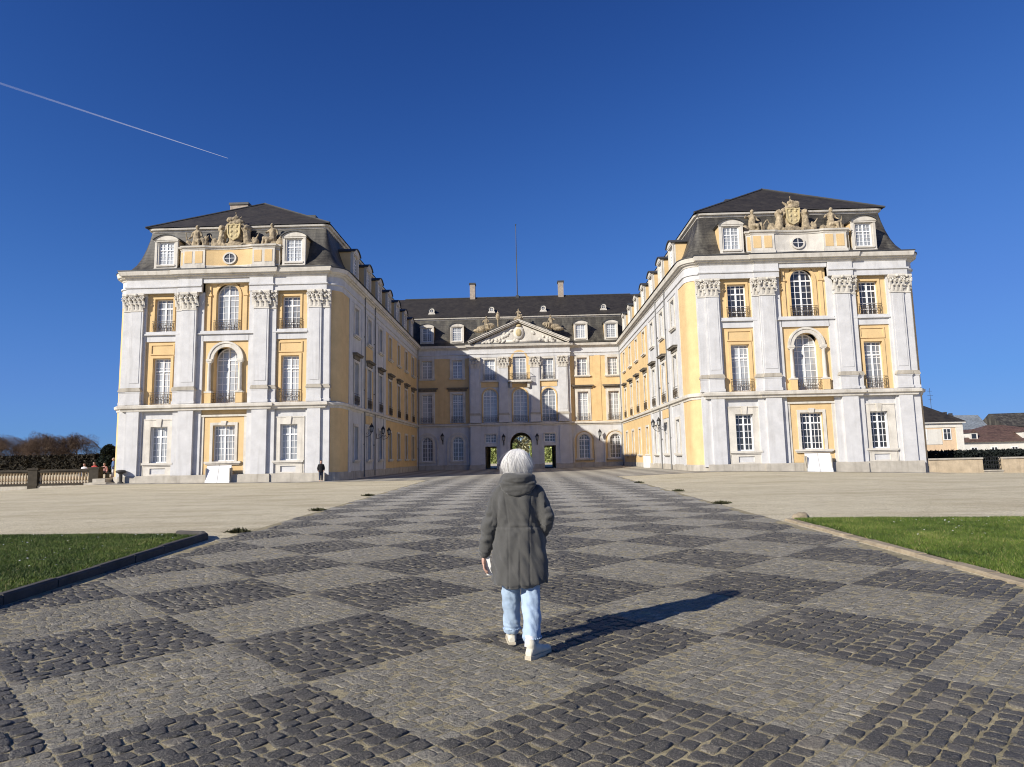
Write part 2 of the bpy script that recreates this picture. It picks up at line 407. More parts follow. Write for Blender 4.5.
def lay_path():
    cen = []   # (s0,s1,t0,t1, dark)
    Y0, Y1 = 1.6, 48.6
    L, Dk = [], []
    smin = int(((-7.6-TX)/AX+(Y0-TY)/AY)/2)-2; smax = int(((7-TX)/AX+(Y1-TY)/AY)/2)+2
    tmin = int(((-7.6-TX)/AX-(Y1-TY)/AY)/2)-2; tmax = int(((7-TX)/AX-(Y0-TY)/AY)/2)+2
    rnd = random.Random(3)
    for i in range(smin, smax):
        for j in range(tmin, tmax):
            cx = TX+AX*(i+.5+j+.5); cy = TY+AY*(i+.5-j-.5)
            if cy < Y0-1.2 or cy > Y1+1.2: continue
            xl, xr = path_x(cy)
            if cx < xl-1.2 or cx > xr+1.2: continue
            dark_ = (i+j) % 2 == 0; n = 13 if dark_ else 16
            along_t = False
            e = 0
            wv = [1/n*(1+rnd.uniform(-.14, .14)) for _ in range(n)]; tt = 0; sc = 1/sum(wv)
            for w in wv:
                w *= sc; pos = 0
                while pos < .999:
                    ln = (1/n)*rnd.uniform(.8, 1.3) if dark_ else (1/n)*rnd.uniform(.85, 1.45)
                    if 1-(pos+ln) < .45/n: ln = 1-pos
                    (Dk if dark_ else L).append((i+pos, i+pos+ln, j+tt, j+tt+w)); pos += ln
                tt += w
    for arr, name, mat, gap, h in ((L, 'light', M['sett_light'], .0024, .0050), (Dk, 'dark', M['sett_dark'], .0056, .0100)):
        A = np.array(arr); n = len(A)
        # quad corners in (s,t), jittered
        q = np.stack([A[:, [0, 2]], A[:, [1, 2]], A[:, [1, 3]], A[:, [0, 3]]], 1)
        c = q.mean(1, keepdims=True)
        u = 1/1.478
        d = q-c; d = np.sign(d)*np.maximum(np.abs(d)-gap*u, .012*u)
        d += RNG.normal(0, (.0035 if name == 'light' else .0068)*u, d.shape)
        q = c+d
        P = np.stack([TX+AX*(q[..., 0]+q[..., 1]), TY+AY*(q[..., 0]-q[..., 1])], -1); C = P.mean(1)
        xl, xr = path_x(C[:, 1]); ed = .12*np.sin(C[:, 1]*1.7)+.07*np.sin(C[:, 1]*5.1)
        ok = (C[:, 0] > xl+ed) & (C[:, 0] < xr+ed) & (C[:, 1] > Y0) & (C[:, 1] < Y1)
        P = P[ok]; C = C[ok]
        near = C[:, 1] < 17
        V = []; F3 = []; tone = []; off = 0
        big = .5+.5*np.array([noise.noise(Vector((x*.7, y*.7, 3))) for x, y in C])
        tn = np.clip(RNG.normal(.5, .24, len(P))+(big-.5)*.5, 0, 1)
        hh = h*(1+RNG.normal(0, .22, len(P))).clip(.4, 1.7)
        tilt = RNG.normal(0, .035 if name == 'dark' else .012, (len(P), 2))
        for sel, sub in ((near, True), (~near, False)):
            p = P[sel]; cc = C[sel][:, None]; m = len(p)
            if sub:   # rounded 8-gon rings
                mid = (p+np.roll(p, -1, 1))/2
                k = .13
                r8 = np.empty((m, 8, 2)); r8[:, 0::2] = p*(1-k*.45)+cc*(k*.45) ; r8[:, 1::2] = mid+ (mid-cc)*.03
                r8 += RNG.normal(0, .0022, r8.shape)
                rings = [(1., -.02), (.985, .62), (.93, .92), (.70, 1.0)]; k8 = 8
            else:
                r8 = p; rings = [(1., -.02), (.93, .75), (.72, 1.0)]; k8 = 4
            vs_ = []
            for sc, z in rings:
                xy = cc+(r8-cc)*sc
                zz = hh[sel][:, None]*z + (((r8-cc)*sc)*tilt[sel][:, None]).sum(-1)*max(z, 0) + .005
                if sub and z > .5: zz = zz+RNG.normal(0, .0016, zz.shape)
                vs_.append(np.concatenate([xy, zz[..., None]], -1))
            vv = np.concatenate(vs_, 1); nv = vv.shape[1]
            base = off+np.arange(m)[:, None]*nv
            for a in range(len(rings)-1):
                for e in range(k8):
                    F3.append(base+np.array([[a*k8+e, a*k8+(e+1) % k8, (a+1)*k8+(e+1) % k8, (a+1)*k8+e]]))
            F3.append(base+np.array([[(len(rings)-1)*k8+e for e in range(k8)]]))
            V.append(vv.reshape(-1, 3)); tone.append(np.repeat(tn[sel], nv)); off += m*nv
        # group equal-size faces
        four = np.concatenate([f for f in F3 if f.shape[1] == 4]); eight = [f for f in F3 if f.shape[1] == 8]
        yield name, np.concatenate(V), [four]+([np.concatenate(eight)] if eight else []), mat, np.concatenate(tone)
bed = MB(); ys_ = np.arange(0.5, 49, .8); pts = []
for y in ys_:
    a, b_ = path_x(y); pts.append((a-.12, b_+.12, y))
V = [];
for a, b_, y in pts: V += [(a, y, .008), (b_, y, .008)]
bed.add(V, [(2*i, 2*i+1, 2*i+3, 2*i+2) for i in range(len(pts)-1)])
path = tag(bed.build('path', M['joint']), kind='structure')
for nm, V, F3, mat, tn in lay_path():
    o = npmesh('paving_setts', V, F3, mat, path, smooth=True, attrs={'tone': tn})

# ------------------------------------------------------------------ lawns and kerbs
M['soil'] = pm('lawn_soil', (.045, .06, .018), var=.4, scale=3, bump=.5)
def grass_mat():
    m, nt, b = nodes('grass_blades')
    a = N(nt, 'ShaderNodeAttribute', attribute_name='tone')
    c = ramp(nt, a.outputs['Fac'], [(0, (.028, .055, .010)), (.5, (.080, .125, .016)), (.85, (.14, .20, .03)), (1, (.27, .24, .10))])
    c = mixc(nt, ramp(nt, noise_tex(nt, 1.3, 4), [(.45, 0), (.75, .6)]), c, (.045, .075, .015))
    link(nt, c, b.inputs['Base Color']); b.inputs['Roughness'].default_value = .6; b.inputs['Specular IOR Level'].default_value = .3
    return m
M['grass'] = grass_mat()
def lawn(poly, n, seed):
    mb = MB(); mb.flat(poly, [], 0.)
    mb.v = [Vector((p.x, p.z, .03)) for p in mb.v]
    o = tag(mb.build('lawn', M['soil']), kind='structure')
    rg = np.random.default_rng(seed); P = np.array(poly)
    lo, hi = P.min(0), P.max(0); lo = np.maximum(lo, [-14.5, 4.5]); hi = np.minimum(hi, [15.5, 16])
    pt = rg.uniform(lo, hi, (n, 2)); ins = np.zeros(n, bool); j = len(P)-1
    for i in range(len(P)):
        c = ((P[i, 1] > pt[:, 1]) != (P[j, 1] > pt[:, 1])) & (pt[:, 0] < (P[j, 0]-P[i, 0])*(pt[:, 1]-P[i, 1])/(P[j, 1]-P[i, 1]+1e-12)+P[i, 0])
        ins ^= c; j = i
    pt = pt[ins]; m = len(pt)
    cl = np.array([noise.noise(Vector((x*1.8, y*1.8, seed))) for x, y in pt])
    h = (.032+.026*rg.random(m))*(1+.5*cl); w = .004+.004*rg.random(m); th = rg.uniform(0, 6.28, m); ln = rg.normal(0, .028, (m, 2))
    b0 = np.stack([pt[:, 0]-w*np.cos(th), pt[:, 1]-w*np.sin(th), np.full(m, .025)], -1)
    b1 = np.stack([pt[:, 0]+w*np.cos(th), pt[:, 1]+w*np.sin(th), np.full(m, .025)], -1)
    tp = np.stack([pt[:, 0]+ln[:, 0], pt[:, 1]+ln[:, 1], .025+h], -1)
    V = np.stack([b0, b1, tp], 1).reshape(-1, 3); F = np.arange(3*m).reshape(-1, 3)
    tone = np.clip(rg.normal(.45, .22, m)+cl*.35, 0, .95); tone = np.clip(tone+.25*np.array([noise.noise(Vector((x*.5, y*.9, seed+9))) for x, y in pt]), 0, .95); tone[rg.random(m) < .05+.12*np.clip(cl, 0, 1)] = 1
    g = npmesh('grass', V, [F], M['grass'], attrs={'tone': np.repeat(tone, 3)})
    tag(g, kind='stuff')
lawn([(-40, 15.4), (-13, 14.75), (-10, 14.5), (-7.6, 14.25), (-6.95, 13.95), (-6.75, 13.5), (-6.12, 7.4), (-5.95, 4.4), (-40, 4.4)], 420000, 11)
lawn([(5.6, 4.4), (5.72, 7.4), (5.98, 13.6), (6.06, 15.1), (6.25, 15.2), (8.3, 14.85), (11, 14.5), (15, 14.35), (40, 14.2), (40, 4.4)], 420000, 12)

def daisies():
    rg = np.random.default_rng(77); V = []; F = []; k = 0
    for x0, x1, y0, y1, n in ((-13, -6.9, 7.6, 14.2, 130), (6.6, 14, 7.6, 14.4, 130)):
        for _ in range(n):
            x, y = rg.uniform(x0, x1), rg.uniform(y0, y1)
            if (x < 0 and x > -6.15-.075*(y-7.4)-.12) or (x > 0 and x < 5.85+.06*(y-7.4)): continue
            z = .075+rg.uniform(0, .03); r = rg.uniform(.010, .017); t = rg.uniform(-.4, .4, 2)
            for a in range(6): V.append((x+r*math.cos(a*1.047), y+r*math.sin(a*1.047), z+r*(t[0]*math.cos(a*1.047)+t[1]*math.sin(a*1.047))))
            F.append([k+a for a in range(6)]); k += 6
    tag(npmesh('daisies', V, [np.array(F)], M['white']), kind='stuff')
daisies()
def kerb(pts, w, h, mat, name, label, seed, lens=1.0):
    t = empty(name, (pts[0][0], pts[0][1], 0), label, 'kerb')
    rnd = random.Random(seed); P = [Vector((x, y, 0)) for x, y in pts]
    for a, b in zip(P, P[1:]):
        d = b-a; L = d.length; n = max(1, round(L/lens)); d.normalize(); s = Vector((d.y, -d.x, 0))
        for k in range(n):
            p0 = a+d*(L*k/n+.006); p1 = a+d*(L*(k+1)/n-.006); mb = MB()
            j = [rnd.uniform(-.012, .012) for _ in range(6)]; hh = h+rnd.uniform(-.012, .012)
            q = lambda p, o, z: p+s*o+Vector((0, 0, z))-t.location
            e = .025
            prof = [(-w/2, -.1), (-w/2+j[0], hh-e), (-w/2+e, hh), (w/2-e, hh+j[1]*.5), (w/2+j[2], hh-e), (w/2, -.1)]
            vs_ = [q(p0, o, z) for o, z in prof]+[q(p1, o, z) for o, z in prof]; m = len(prof)
            mb.add(vs_, [(i, i+1, m+i+1, m+i) for i in range(m-1)]+[tuple(range(m)), tuple(range(2*m-1, m-1, -1))])
            mb.build('kerb_stone', mat, t)
    return t
kerb([(-7.6, 14.12), (-6.95, 13.86), (-6.66, 13.4), (-6.02, 7.4), (-5.74, 4.6)], .13, .135, M['kerb_dark'], 'kerb', 'dark raised stone kerb along the lawn beside the chequered path, the one left of the walking woman', 5)
kerb([(5.93, 15.1), (5.86, 13.6), (5.59, 7.4), (5.46, 4.6)], .20, .045, M['kerb_light'], 'kerb', 'low sandy worn kerb edging the lawn to the right of the walking woman', 6, .8)

# ------------------------------------------------------------------ the palace
CL, CR, Y0, YB, YE, HW = -24.22, 22.44, 51.3, 89.35, 101.3, 9.2
PX, PY = -.75, 51.3
palace = empty('palace', (PX, PY, 0), 'three-winged yellow and grey palace with slate mansard roofs round the courtyard', 'palace')
def frame(ox, oy, rz, oz=0): return Matrix.Translation((ox-PX, oy-PY, oz)) @ Matrix.Rotation(rz, 4, 'Z')
FL, FR = frame(CL, Y0, 0), frame(CR, Y0, 0)                       # wing fronts
SL, SR = frame(CL+HW, Y0, R(90)), frame(CR-HW, Y0, R(-90))        # court sides (SR runs with -u)
OL, OR = frame(CL-HW, Y0, R(-90)), frame(CR+HW, Y0, R(90))        # outer sides
FB = frame(-.75, YB, 0)                                           # main front
W0 = frame(0, 0, 0)
RZ = {id(FL): 0, id(FR): 0, id(SL): R(90), id(SR): R(-90), id(OL): R(-90), id(OR): R(90), id(FB): 0}

def opening(w, h, arch=False, n=14):
    if not arch: return [(-w/2, 0), (w/2, 0), (w/2, h), (-w/2, h)]
    r = w/2; hs = h-r
    return [(-r, 0), (r, 0)]+[(r*math.cos(math.pi*i/n), hs+r*math.sin(math.pi*i/n)) for i in range(n+1)]
def shift(L, dx, dz): return [(x+dx, z+dz) for x, z in L]
def ring(mb, outer, inner, y0, y1):
    mb.flat(outer, [inner], y0)
    for L in (outer, inner):
        n = len(L); mb.add([(x, y0, z) for x, z in L]+[(x, y1, z) for x, z in L], [(i, (i+1) % n, n+(i+1) % n, n+i) for i in range(n)])

PROTO = {}
def window_proto(key, w, h, arch=False, cols=4, rows=6, trans=.72, recess=.26, pane='pane_pale', sur=.0, sur_mat='cream',
                 sill=None, hood=0, rail=0., key_stone=False, sur_bottom=0., name='window'):
    op = opening(w, h, arch); hs = h-w/2 if arch else h
    mb = MB(); y0, y1 = recess, recess+.07
    inn = shift(opening(w-.18, h-.18, arch), 0, .09)
    ring(mb, op, inn, y0, y1+.05)
    def top_at(x):
        return hs+math.sqrt(max(0, (w/2)**2-x*x)) if arch else h
    mb.box(-.065, .065, y0-.015, y1, .05, top_at(0)-.05)
    zt = hs*trans if not arch else hs
    mb.box(-w/2+.05, w/2-.05, y0-.012, y1-.003, zt-.055, zt+.055)
    for i in range(1, cols):
        x = -w/2+w*i/cols
        if abs(x) < .03: continue
        mb.box(x-.022, x+.022, y0+.015, y1-.006, .06, top_at(x)-.04)
    for k in range(1, rows+1):
        z = h*k/(rows+.6)
        if abs(z-zt) < .12 or z > h-.15: continue
        xx = w/2-.05 if z < hs else math.sqrt(max(0, (w/2)**2-(z-hs)**2))-.04
        if xx > .1: mb.box(-xx, xx, y0+.018, y1-.009, z-.022, z+.022)
    root = mb.build(name, M['white'], palace)
    p = MB(); p.flat(op, [], y0+.045); p.build('pane', M[pane], root)
    if sur:
        s = MB(); ww = w+2*sur; o = shift(opening(ww, h+sur+sur_bottom, arch), 0, -sur_bottom)
        if sur_bottom == 0: o = [(x, z-.001) for x, z in o]
        iop = op if sur_bottom else shift(op, 0, .0)
        if sur_bottom: ring(s, o, op, -.07, .03)
        else:
            s.box(-ww/2, -w/2, -.07, .03, 0, hs); s.box(w/2, ww/2, -.07, .03, 0, hs)
            if arch:
                n = 16; r0, r1 = w/2, ww/2
                for k in range(n):
                    a, b = math.pi*k/n, math.pi*(k+1)/n
                    s.prism([(r0*math.cos(a), hs+r0*math.sin(a)), (r1*math.cos(a), hs+r1*math.sin(a)), (r1*math.cos(b), hs+r1*math.sin(b)), (r0*math.cos(b), hs+r0*math.sin(b))], -.07, .03)
            else: s.box(-ww/2, ww/2, -.07, .03, hs, hs+sur)
        if key_stone: s.prism([(-.16, h-.02), (.16, h-.02), (.24, h+sur+.12), (-.24, h+sur+.12)], -.15, .02)
        s.build('window_surround', M[sur_mat], root)
    if sill:
        s = MB(); s.box(-sill/2, sill/2, -.24, .05, -.16, -.002); s.box(-sill/2+.08, sill/2-.08, -.16, .05, -.26, -.16)
        s.build('sill', M['cream'], root)
    if hood:
        s = MB(); zz = h+sur+.35
        s.box(-hood/2+.15, hood/2-.15, -.12, .02, zz-.3, zz); s.box(-hood/2, hood/2, -.36, .02, zz, zz+.12); s.box(-hood/2-.06, hood/2+.06, -.42, .02, zz+.12, zz+.2)
        s.build('hood_moulding', M['hood'], root)
    if rail:
        s = MB(); rw = w/2+.14; yy = -.13
        for z in (.06, rail, rail*.82): s.box(-rw, rw, yy-.012, yy+.012, z-.014, z+.014)
        n = int(2*rw/.13)
        for i in range(n+1):
            x = -rw+2*rw*i/n; s.box(x-.011, x+.011, yy-.010, yy+.010, .06, rail*.82)
        n = 4
        for i in range(n):
            x = -rw+2*rw*(i+.5)/n; r_ = rw/n*.62
            for k in range(10):
                a, b = 2*math.pi*k/10, 2*math.pi*(k+1)/10
                s.bar((x+r_*math.cos(a), yy-.02, rail*.44+r_*math.sin(a)), (x+r_*math.cos(b), yy-.02, rail*.44+r_*math.sin(b)), .016, 4)
        for sx in (-1, 1): s.box(sx*rw-.015, sx*rw+.015, yy, .02, rail-.014, rail+.014)
        s.build('railing', M['iron'], root)
    PROTO[key] = [root, False]
def place(key, fr, u, z, y=0.):
    root, used = PROTO[key]; loc = fr @ Vector((u, y, z)); rz = RZ[id(fr)]
    if not used:
        root.location = loc; root.rotation_euler.z = rz; PROTO[key][1] = True; return root
    return dup(root, loc, rz)

# prototypes
for suf, pn in (('', 'pane_pale'), ('_d', 'pane_dark')):
    window_proto('top'+suf, 1.5, 2.72, pane=pn, cols=4, rows=5, rail=.85, sur=.17, sur_mat='yellow')
    window_proto('ctop'+suf, 1.85, 3.9, True, pane=pn, cols=4, rows=7, rail=.85, sur=.22, sur_mat='yellow')
    window_proto('gnd'+suf, 1.38, 2.88, pane=pn, cols=4, rows=5, sur=.5, sur_bottom=0., sill=2.5, key_stone=True)
    window_proto('cgnd'+suf, 1.78, 2.88, pane=pn, cols=6, rows=5, sur=.22, sill=2.9, key_stone=True)
window_proto('mid', 1.46, 3.75, cols=4, rows=7, rail=.95, sur=.2, sur_mat='yellow')
window_proto('cmid', 2.0, 4.55, True, cols=4, rows=8, rail=.95, recess=.55)
window_proto('s_top', 1.35, 2.45, pane='pane_mid', rows=5, sur=.24, sill=2.0)
window_proto('s_mid', 1.4, 3.75, pane='pane_mid', rows=7, sur=.22, hood=2.3, rail=.95)
window_proto('s_gnd', 1.35, 2.9, pane='pane_mid', rows=5, sur=.22, sill=2.0)
window_proto('b_top', 1.4, 2.5, pane='pane_pale', rows=5, sur=.34, sill=2.3)
window_proto('b_mid', 1.45, 4.0, pane='pane_pale', rows=7, sur=.36, hood=2.9, rail=.95)
window_proto('b_gnd', 1.5, 3.3, True, pane='pane_mid', rows=5, sur=.3, sill=2.4)
window_proto('r_mid', 1.95, 4.6, True, pane='pane_pale', rows=8, rail=.9, sur=.2, sur_mat='yellow')
window_proto('r_top', 1.45, 2.9, pane='pane_pale', rows=5, rail=.85, sur=.25)
window_proto('r_ctop', 1.9, 3.9, True, pane='pane_pale', rows=7, rail=.9, sur=.25, sur_mat='yellow')
window_proto('r_lun', 1.5, 1.15, pane='pane_mid', rows=2, cols=4, sur=.14)

def boxes(fr, name, mat, L):
    for q in L:
        mb = MB(fr); mb.box(*q); mb.build(name, M[mat], palace)
def part(mb, name, mat, parent=None, smooth=False):
    return mb.build(name, M[mat], parent or palace, smooth)

# --- plan path of all walls (palace coordinates), with optional breaks
def plan(ds=0, dc=0, rb=0, r=1.0, wing_gap=None, rgaps=()):
    def arc(cx, cy, a0, a1, n=8):
        return [(cx+r*math.cos(R(a0+(a1-a0)*i/n)), cy+r*math.sin(R(a0+(a1-a0)*i/n))) for i in range(n+1)]
    def wing(c):
        p = arc(c-HW+r, Y0+r, 180, 270)
        e = HW-r
        if ds or dc:
            p += [(c-e+.001, Y0-ds), (c-3.86, Y0-ds), (c-3.86, Y0-dc)]
            if wing_gap: p += [(c-wing_gap, Y0-dc), None, (c+wing_gap, Y0-dc)]
            p += [(c+3.86, Y0-dc), (c+3.86, Y0-ds), (c+e-.001, Y0-ds)]
        return p+arc(c+HW-r, Y0+r, 270, 360)
    pts = [(CL-HW, YE)]+wing(CL)+[(CL+HW, YB)]
    if rb: pts += [(-.75-7.0, YB), (-.75-7.0, YB-rb)]
    for a, b in rgaps: pts += [(-.75+a, YB-rb), None, (-.75+b, YB-rb)]
    if rb: pts += [(-.75+7.0, YB-rb), (-.75+7.0, YB)]
    pts += [(CR-HW, YB)]+wing(CR)+[(CR+HW, YE)]
    out = [[]]
    for p in pts:
        if p is None: out.append([])
        else: out[-1].append(p)
    return out
def sweep_part(name, mat, paths, prof, smooth=35):
    mb = MB(W0)
    for p in paths: mb.sweep(p, prof)
    return part(mb, name, mat, smooth=smooth)

sweep_part('cornice', 'cream', plan(.34, .46, .6), [(-.3, 16.62), (.07, 16.62), (.12, 16.74), (.15, 16.80), (.30, 16.82), (.33, 16.90), (.44, 16.92), (.49, 17.12), (.52, 17.22), (.52, 17.25), (-1.3, 17.28)])
sweep_part('entablature', 'grey', plan(.34, .46, .6, wing_gap=1.95), [(-.2, 15.47), (.05, 15.47), (.05, 15.88), (.15, 15.93), (.15, 16.04), (.03, 16.08), (.03, 16.63), (-.2, 16.63)])
sweep_part('string_course', 'cream', plan(.34, .46, .6), [(-.3, 5.82), (.06, 5.82), (.10, 6.0), (.24, 6.05), (.27, 6.24), (.14, 6.33), (-.3, 6.37)])
sweep_part('gutter', 'lead', plan(.34, .46, .6), [(.40, 17.26), (.56, 17.26), (.56, 17.33), (.40, 17.33)])
def roof_prof():
    pts = [(.62, 17.31), (.25, 17.48), (-.18, 17.80), (-.6, 18.3), (-.95, 18.95), (-1.25, 19.75), (-1.5, 20.6), (-1.65, 21.3)]
    return pts
sweep_part('mansard_roof', 'slate_low', plan(r=1.7), roof_prof(), 50)
sweep_part('roof_break_cornice', 'cream', plan(r=1.9), [(-1.72, 21.28), (-1.60, 21.32), (-1.56, 21.45), (-1.40, 21.49), (-1.34, 21.64), (-1.6, 21.70)])

# upper roofs
def upper():
    e = HW-1.27; zb, zt = 21.68, 25.85
    mb = MB(W0)
    for c in (CL, CR):
        a = Y0+1.27; mb.add([(c-e, a, zb), (c+e, a, zb), (c+e, YE, zb), (c-e, YE, zb), (c, a+5.6, zt), (c, YE-4.6, zt)],
                            [(0, 1, 4), (1, 2, 5, 4), (2, 3, 5), (3, 0, 4, 5)])
    a, b, rr = YB+1.27, YE-.9, 26.1
    x0, x1 = CL+2, CR-2
    mb.add([(x0, a, zb+.003), (x1, a, zb+.003), (x1, b+6, zb+.003), (x0, b+6, zb+.003), (x0, YB+8, rr), (x1, YB+8, rr)], [(0, 1, 5, 4), (2, 3, 4, 5), (0, 4, 3), (1, 2, 5)])
    part(mb, 'upper_roof', 'slate')
    mb = MB(W0)
    mb.bar((x0+4, YB+8, rr+.02), (x1-4, YB+8, rr+.02), .12, 6)
    for c in (CL, CR):
        a = Y0+1.27; mb.bar((c, a+5.6, zt+.02), (c, YE-4.6, zt+.02), .12, 6)
        for s in (-1, 1): mb.bar((c, a+5.6, zt+.02), (c+s*e, a, zb+.02), .09, 6)
    part(mb, 'ridge_capping', 'lead')
upper()

# corner walls, outer and rear walls
for c in (CL, CR):
    for s in (-1, 1):
        mb = MB(frame(c, Y0, 0)); r = 1.0
        pts = [(s*(HW-r), 0)]+[(s*(HW-r+r*math.sin(R(90*i/8))), r-r*math.cos(R(90*i/8))) for i in range(1, 9)]+[(s*HW, 2.9)]
        n = len(pts); mb.add([(x, y, z) for z in (.6, 15.6) for x, y in pts], [(i, i+1, n+i+1, n+i) for i in range(n-1)])
        part(mb, 'corner_wall', 'yellow', smooth=40)
sweep_part('plinth', 'plinth', plan(.34, .46, .6, rgaps=((-4.93, -3.37), (-1.5, 1.5), (3.17, 4.73))), [(.07, -.8), (.07, .60), (.03, .68), (-.3, .70)])
for c, s in ((CL, -1), (CR, 1)):
    mb = MB(W0); x = c+s*HW; mb.add([(x, Y0+2.9, .6), (x, YE, .6), (x, YE, 16.9), (x, Y0+2.9, 16.9)], [(0, 1, 2, 3)])
    part(mb, 'outer_wall', 'yellow')
mb = MB(W0); mb.flat([(CL-HW, -.5), (CR+HW, -.5), (CR+HW, 17.3), (CL-HW, 17.3)],
        [shift(opening(3.0, 5.0, True), -.72, -.05), shift(opening(1.55, 3.15), -4.9, -.05), shift(opening(1.55, 3.15), 3.15, -.05)], YE, -.6)
part(mb, 'rear_wall', 'yellow')

# --- capitals and pilasters
def capital_mesh(mb, w, d, z0, h):
    """Corinthian capital on the front of a flat pilaster: bell, two leaf rows, volutes, abacus"""
    mb.box(-w/2+.06, w/2-.06, -d-.02, -d+.2, z0, z0+h*.9)
    mb.box(-w/2-.02, w/2+.02, -d-.06, -d+.25, z0-.10, z0)
    mb.box(-w/2-.10, w/2+.10, -d-.22, -d+.2, z0+h*.88, z0+h)
    mb.box(-w/2-.08, w/2+.08, -d-.17, -d+.25, z0+h*.83, z0+h*.88)
    def leaf(x, zb, hh, ww, out):
        prof = [(0, 0), (.05, .45), (.10, .75), (out, .98), (out+.07, .90), (out+.05, .78)]
        vs_ = []; n = len(prof)
        for k, (o, t) in enumerate(prof):
            wd = ww*(1-.25*t)*.5
            if k >= 4: wd *= .7
            for s in (-1, 0, 1): vs_.append((x+s*wd, -d-o-(.03 if s == 0 else 0)-.02, zb+hh*t))
        mb.add(vs_, [(k*3+a, k*3+a+1, k*3+a+4, k*3+a+3) for k in range(n-1) for a in range(2)])
    n = max(2, round(w/.40))
    for i in range(n): leaf(-w/2+w*(i+.5)/n, z0+.02, h*.40, w/n*.92, .16)
    for i in range(n+1): leaf(-w/2+w*i/n, z0+h*.16, h*.52, w/n*.9, .2)
    for s in (-1, 1):
        c = Vector((s*(w/2-.06), -d-.16, z0+h*.72))
        for k in range(16):
            a, b = k*.55, (k+1)*.55; ra, rb_ = .19*(1-k/19), .19*(1-(k+1)/19)
            mb.bar(c+Vector((ra*math.cos(a)*s, 0, ra*math.sin(a))), c+Vector((rb_*math.cos(b)*s, 0, rb_*math.sin(b))), .05, 5)
        c2 = Vector((s*.16, -d-.13, z0+h*.70))
        for k in range(12):
            a, b = k*.6, (k+1)*.6; ra, rb_ = .13*(1-k/15), .13*(1-(k+1)/15)
            mb.bar(c2+Vector((-ra*math.cos(a)*s, 0, ra*math.sin(a))), c2+Vector((-rb_*math.cos(b)*s, 0, rb_*math.sin(b))), .04, 5)
    mb.ell((0, -d-.26, z0+h*.90), (.13, .08, .12), 8, 5)
PIL = {}
def pilaster(fr, u, w, d, z0, z1, zc, ped_top=7.55, base_dark=False, y=0.):
    key = (w, d, z0, z1)
    loc = fr @ Vector((u, y, 0))
    if key in PIL: return dup(PIL[key], loc, RZ[id(fr)])
    mb = MB(); mb.box(-w/2, w/2, -d, .05, ped_top, z1+.2)
    if w > 1: mb.box(-w/2+.14, w/2-.14, -d-.03, -d+.02, ped_top+.55, z1-.15)
    root = mb.build('pilaster', M['grey'], palace, loc=loc, rz=RZ[id(fr)])
    s = MB(); s.box(-w/2-.05, w/2+.05, -d-.08, .06, z0+.02, ped_top-.22); s.box(-w/2-.10, w/2+.10, -d-.13, .06, z0, z0+.22)
    s.box(-w/2-.08, w/2+.08, -d-.11, .06, ped_top-.22, ped_top-.12)
    s.build('pedestal', M['grey'], root)
    s = MB(); s.prism([(-w/2-.13, ped_top-.12), (w/2+.13, ped_top-.12), (w/2+.13, ped_top-.04), (w/2+.03, ped_top+.18), (-w/2-.03, ped_top+.18), (-w/2-.13, ped_top-.04)], -d-.16, .06)
    s.build('pedestal_cap', M['plinth'], root)
    s = MB(); capital_mesh(s, w, d, z1, zc-z1); s.build('capital', M['cream'], root)
    PIL[key] = root
    return root

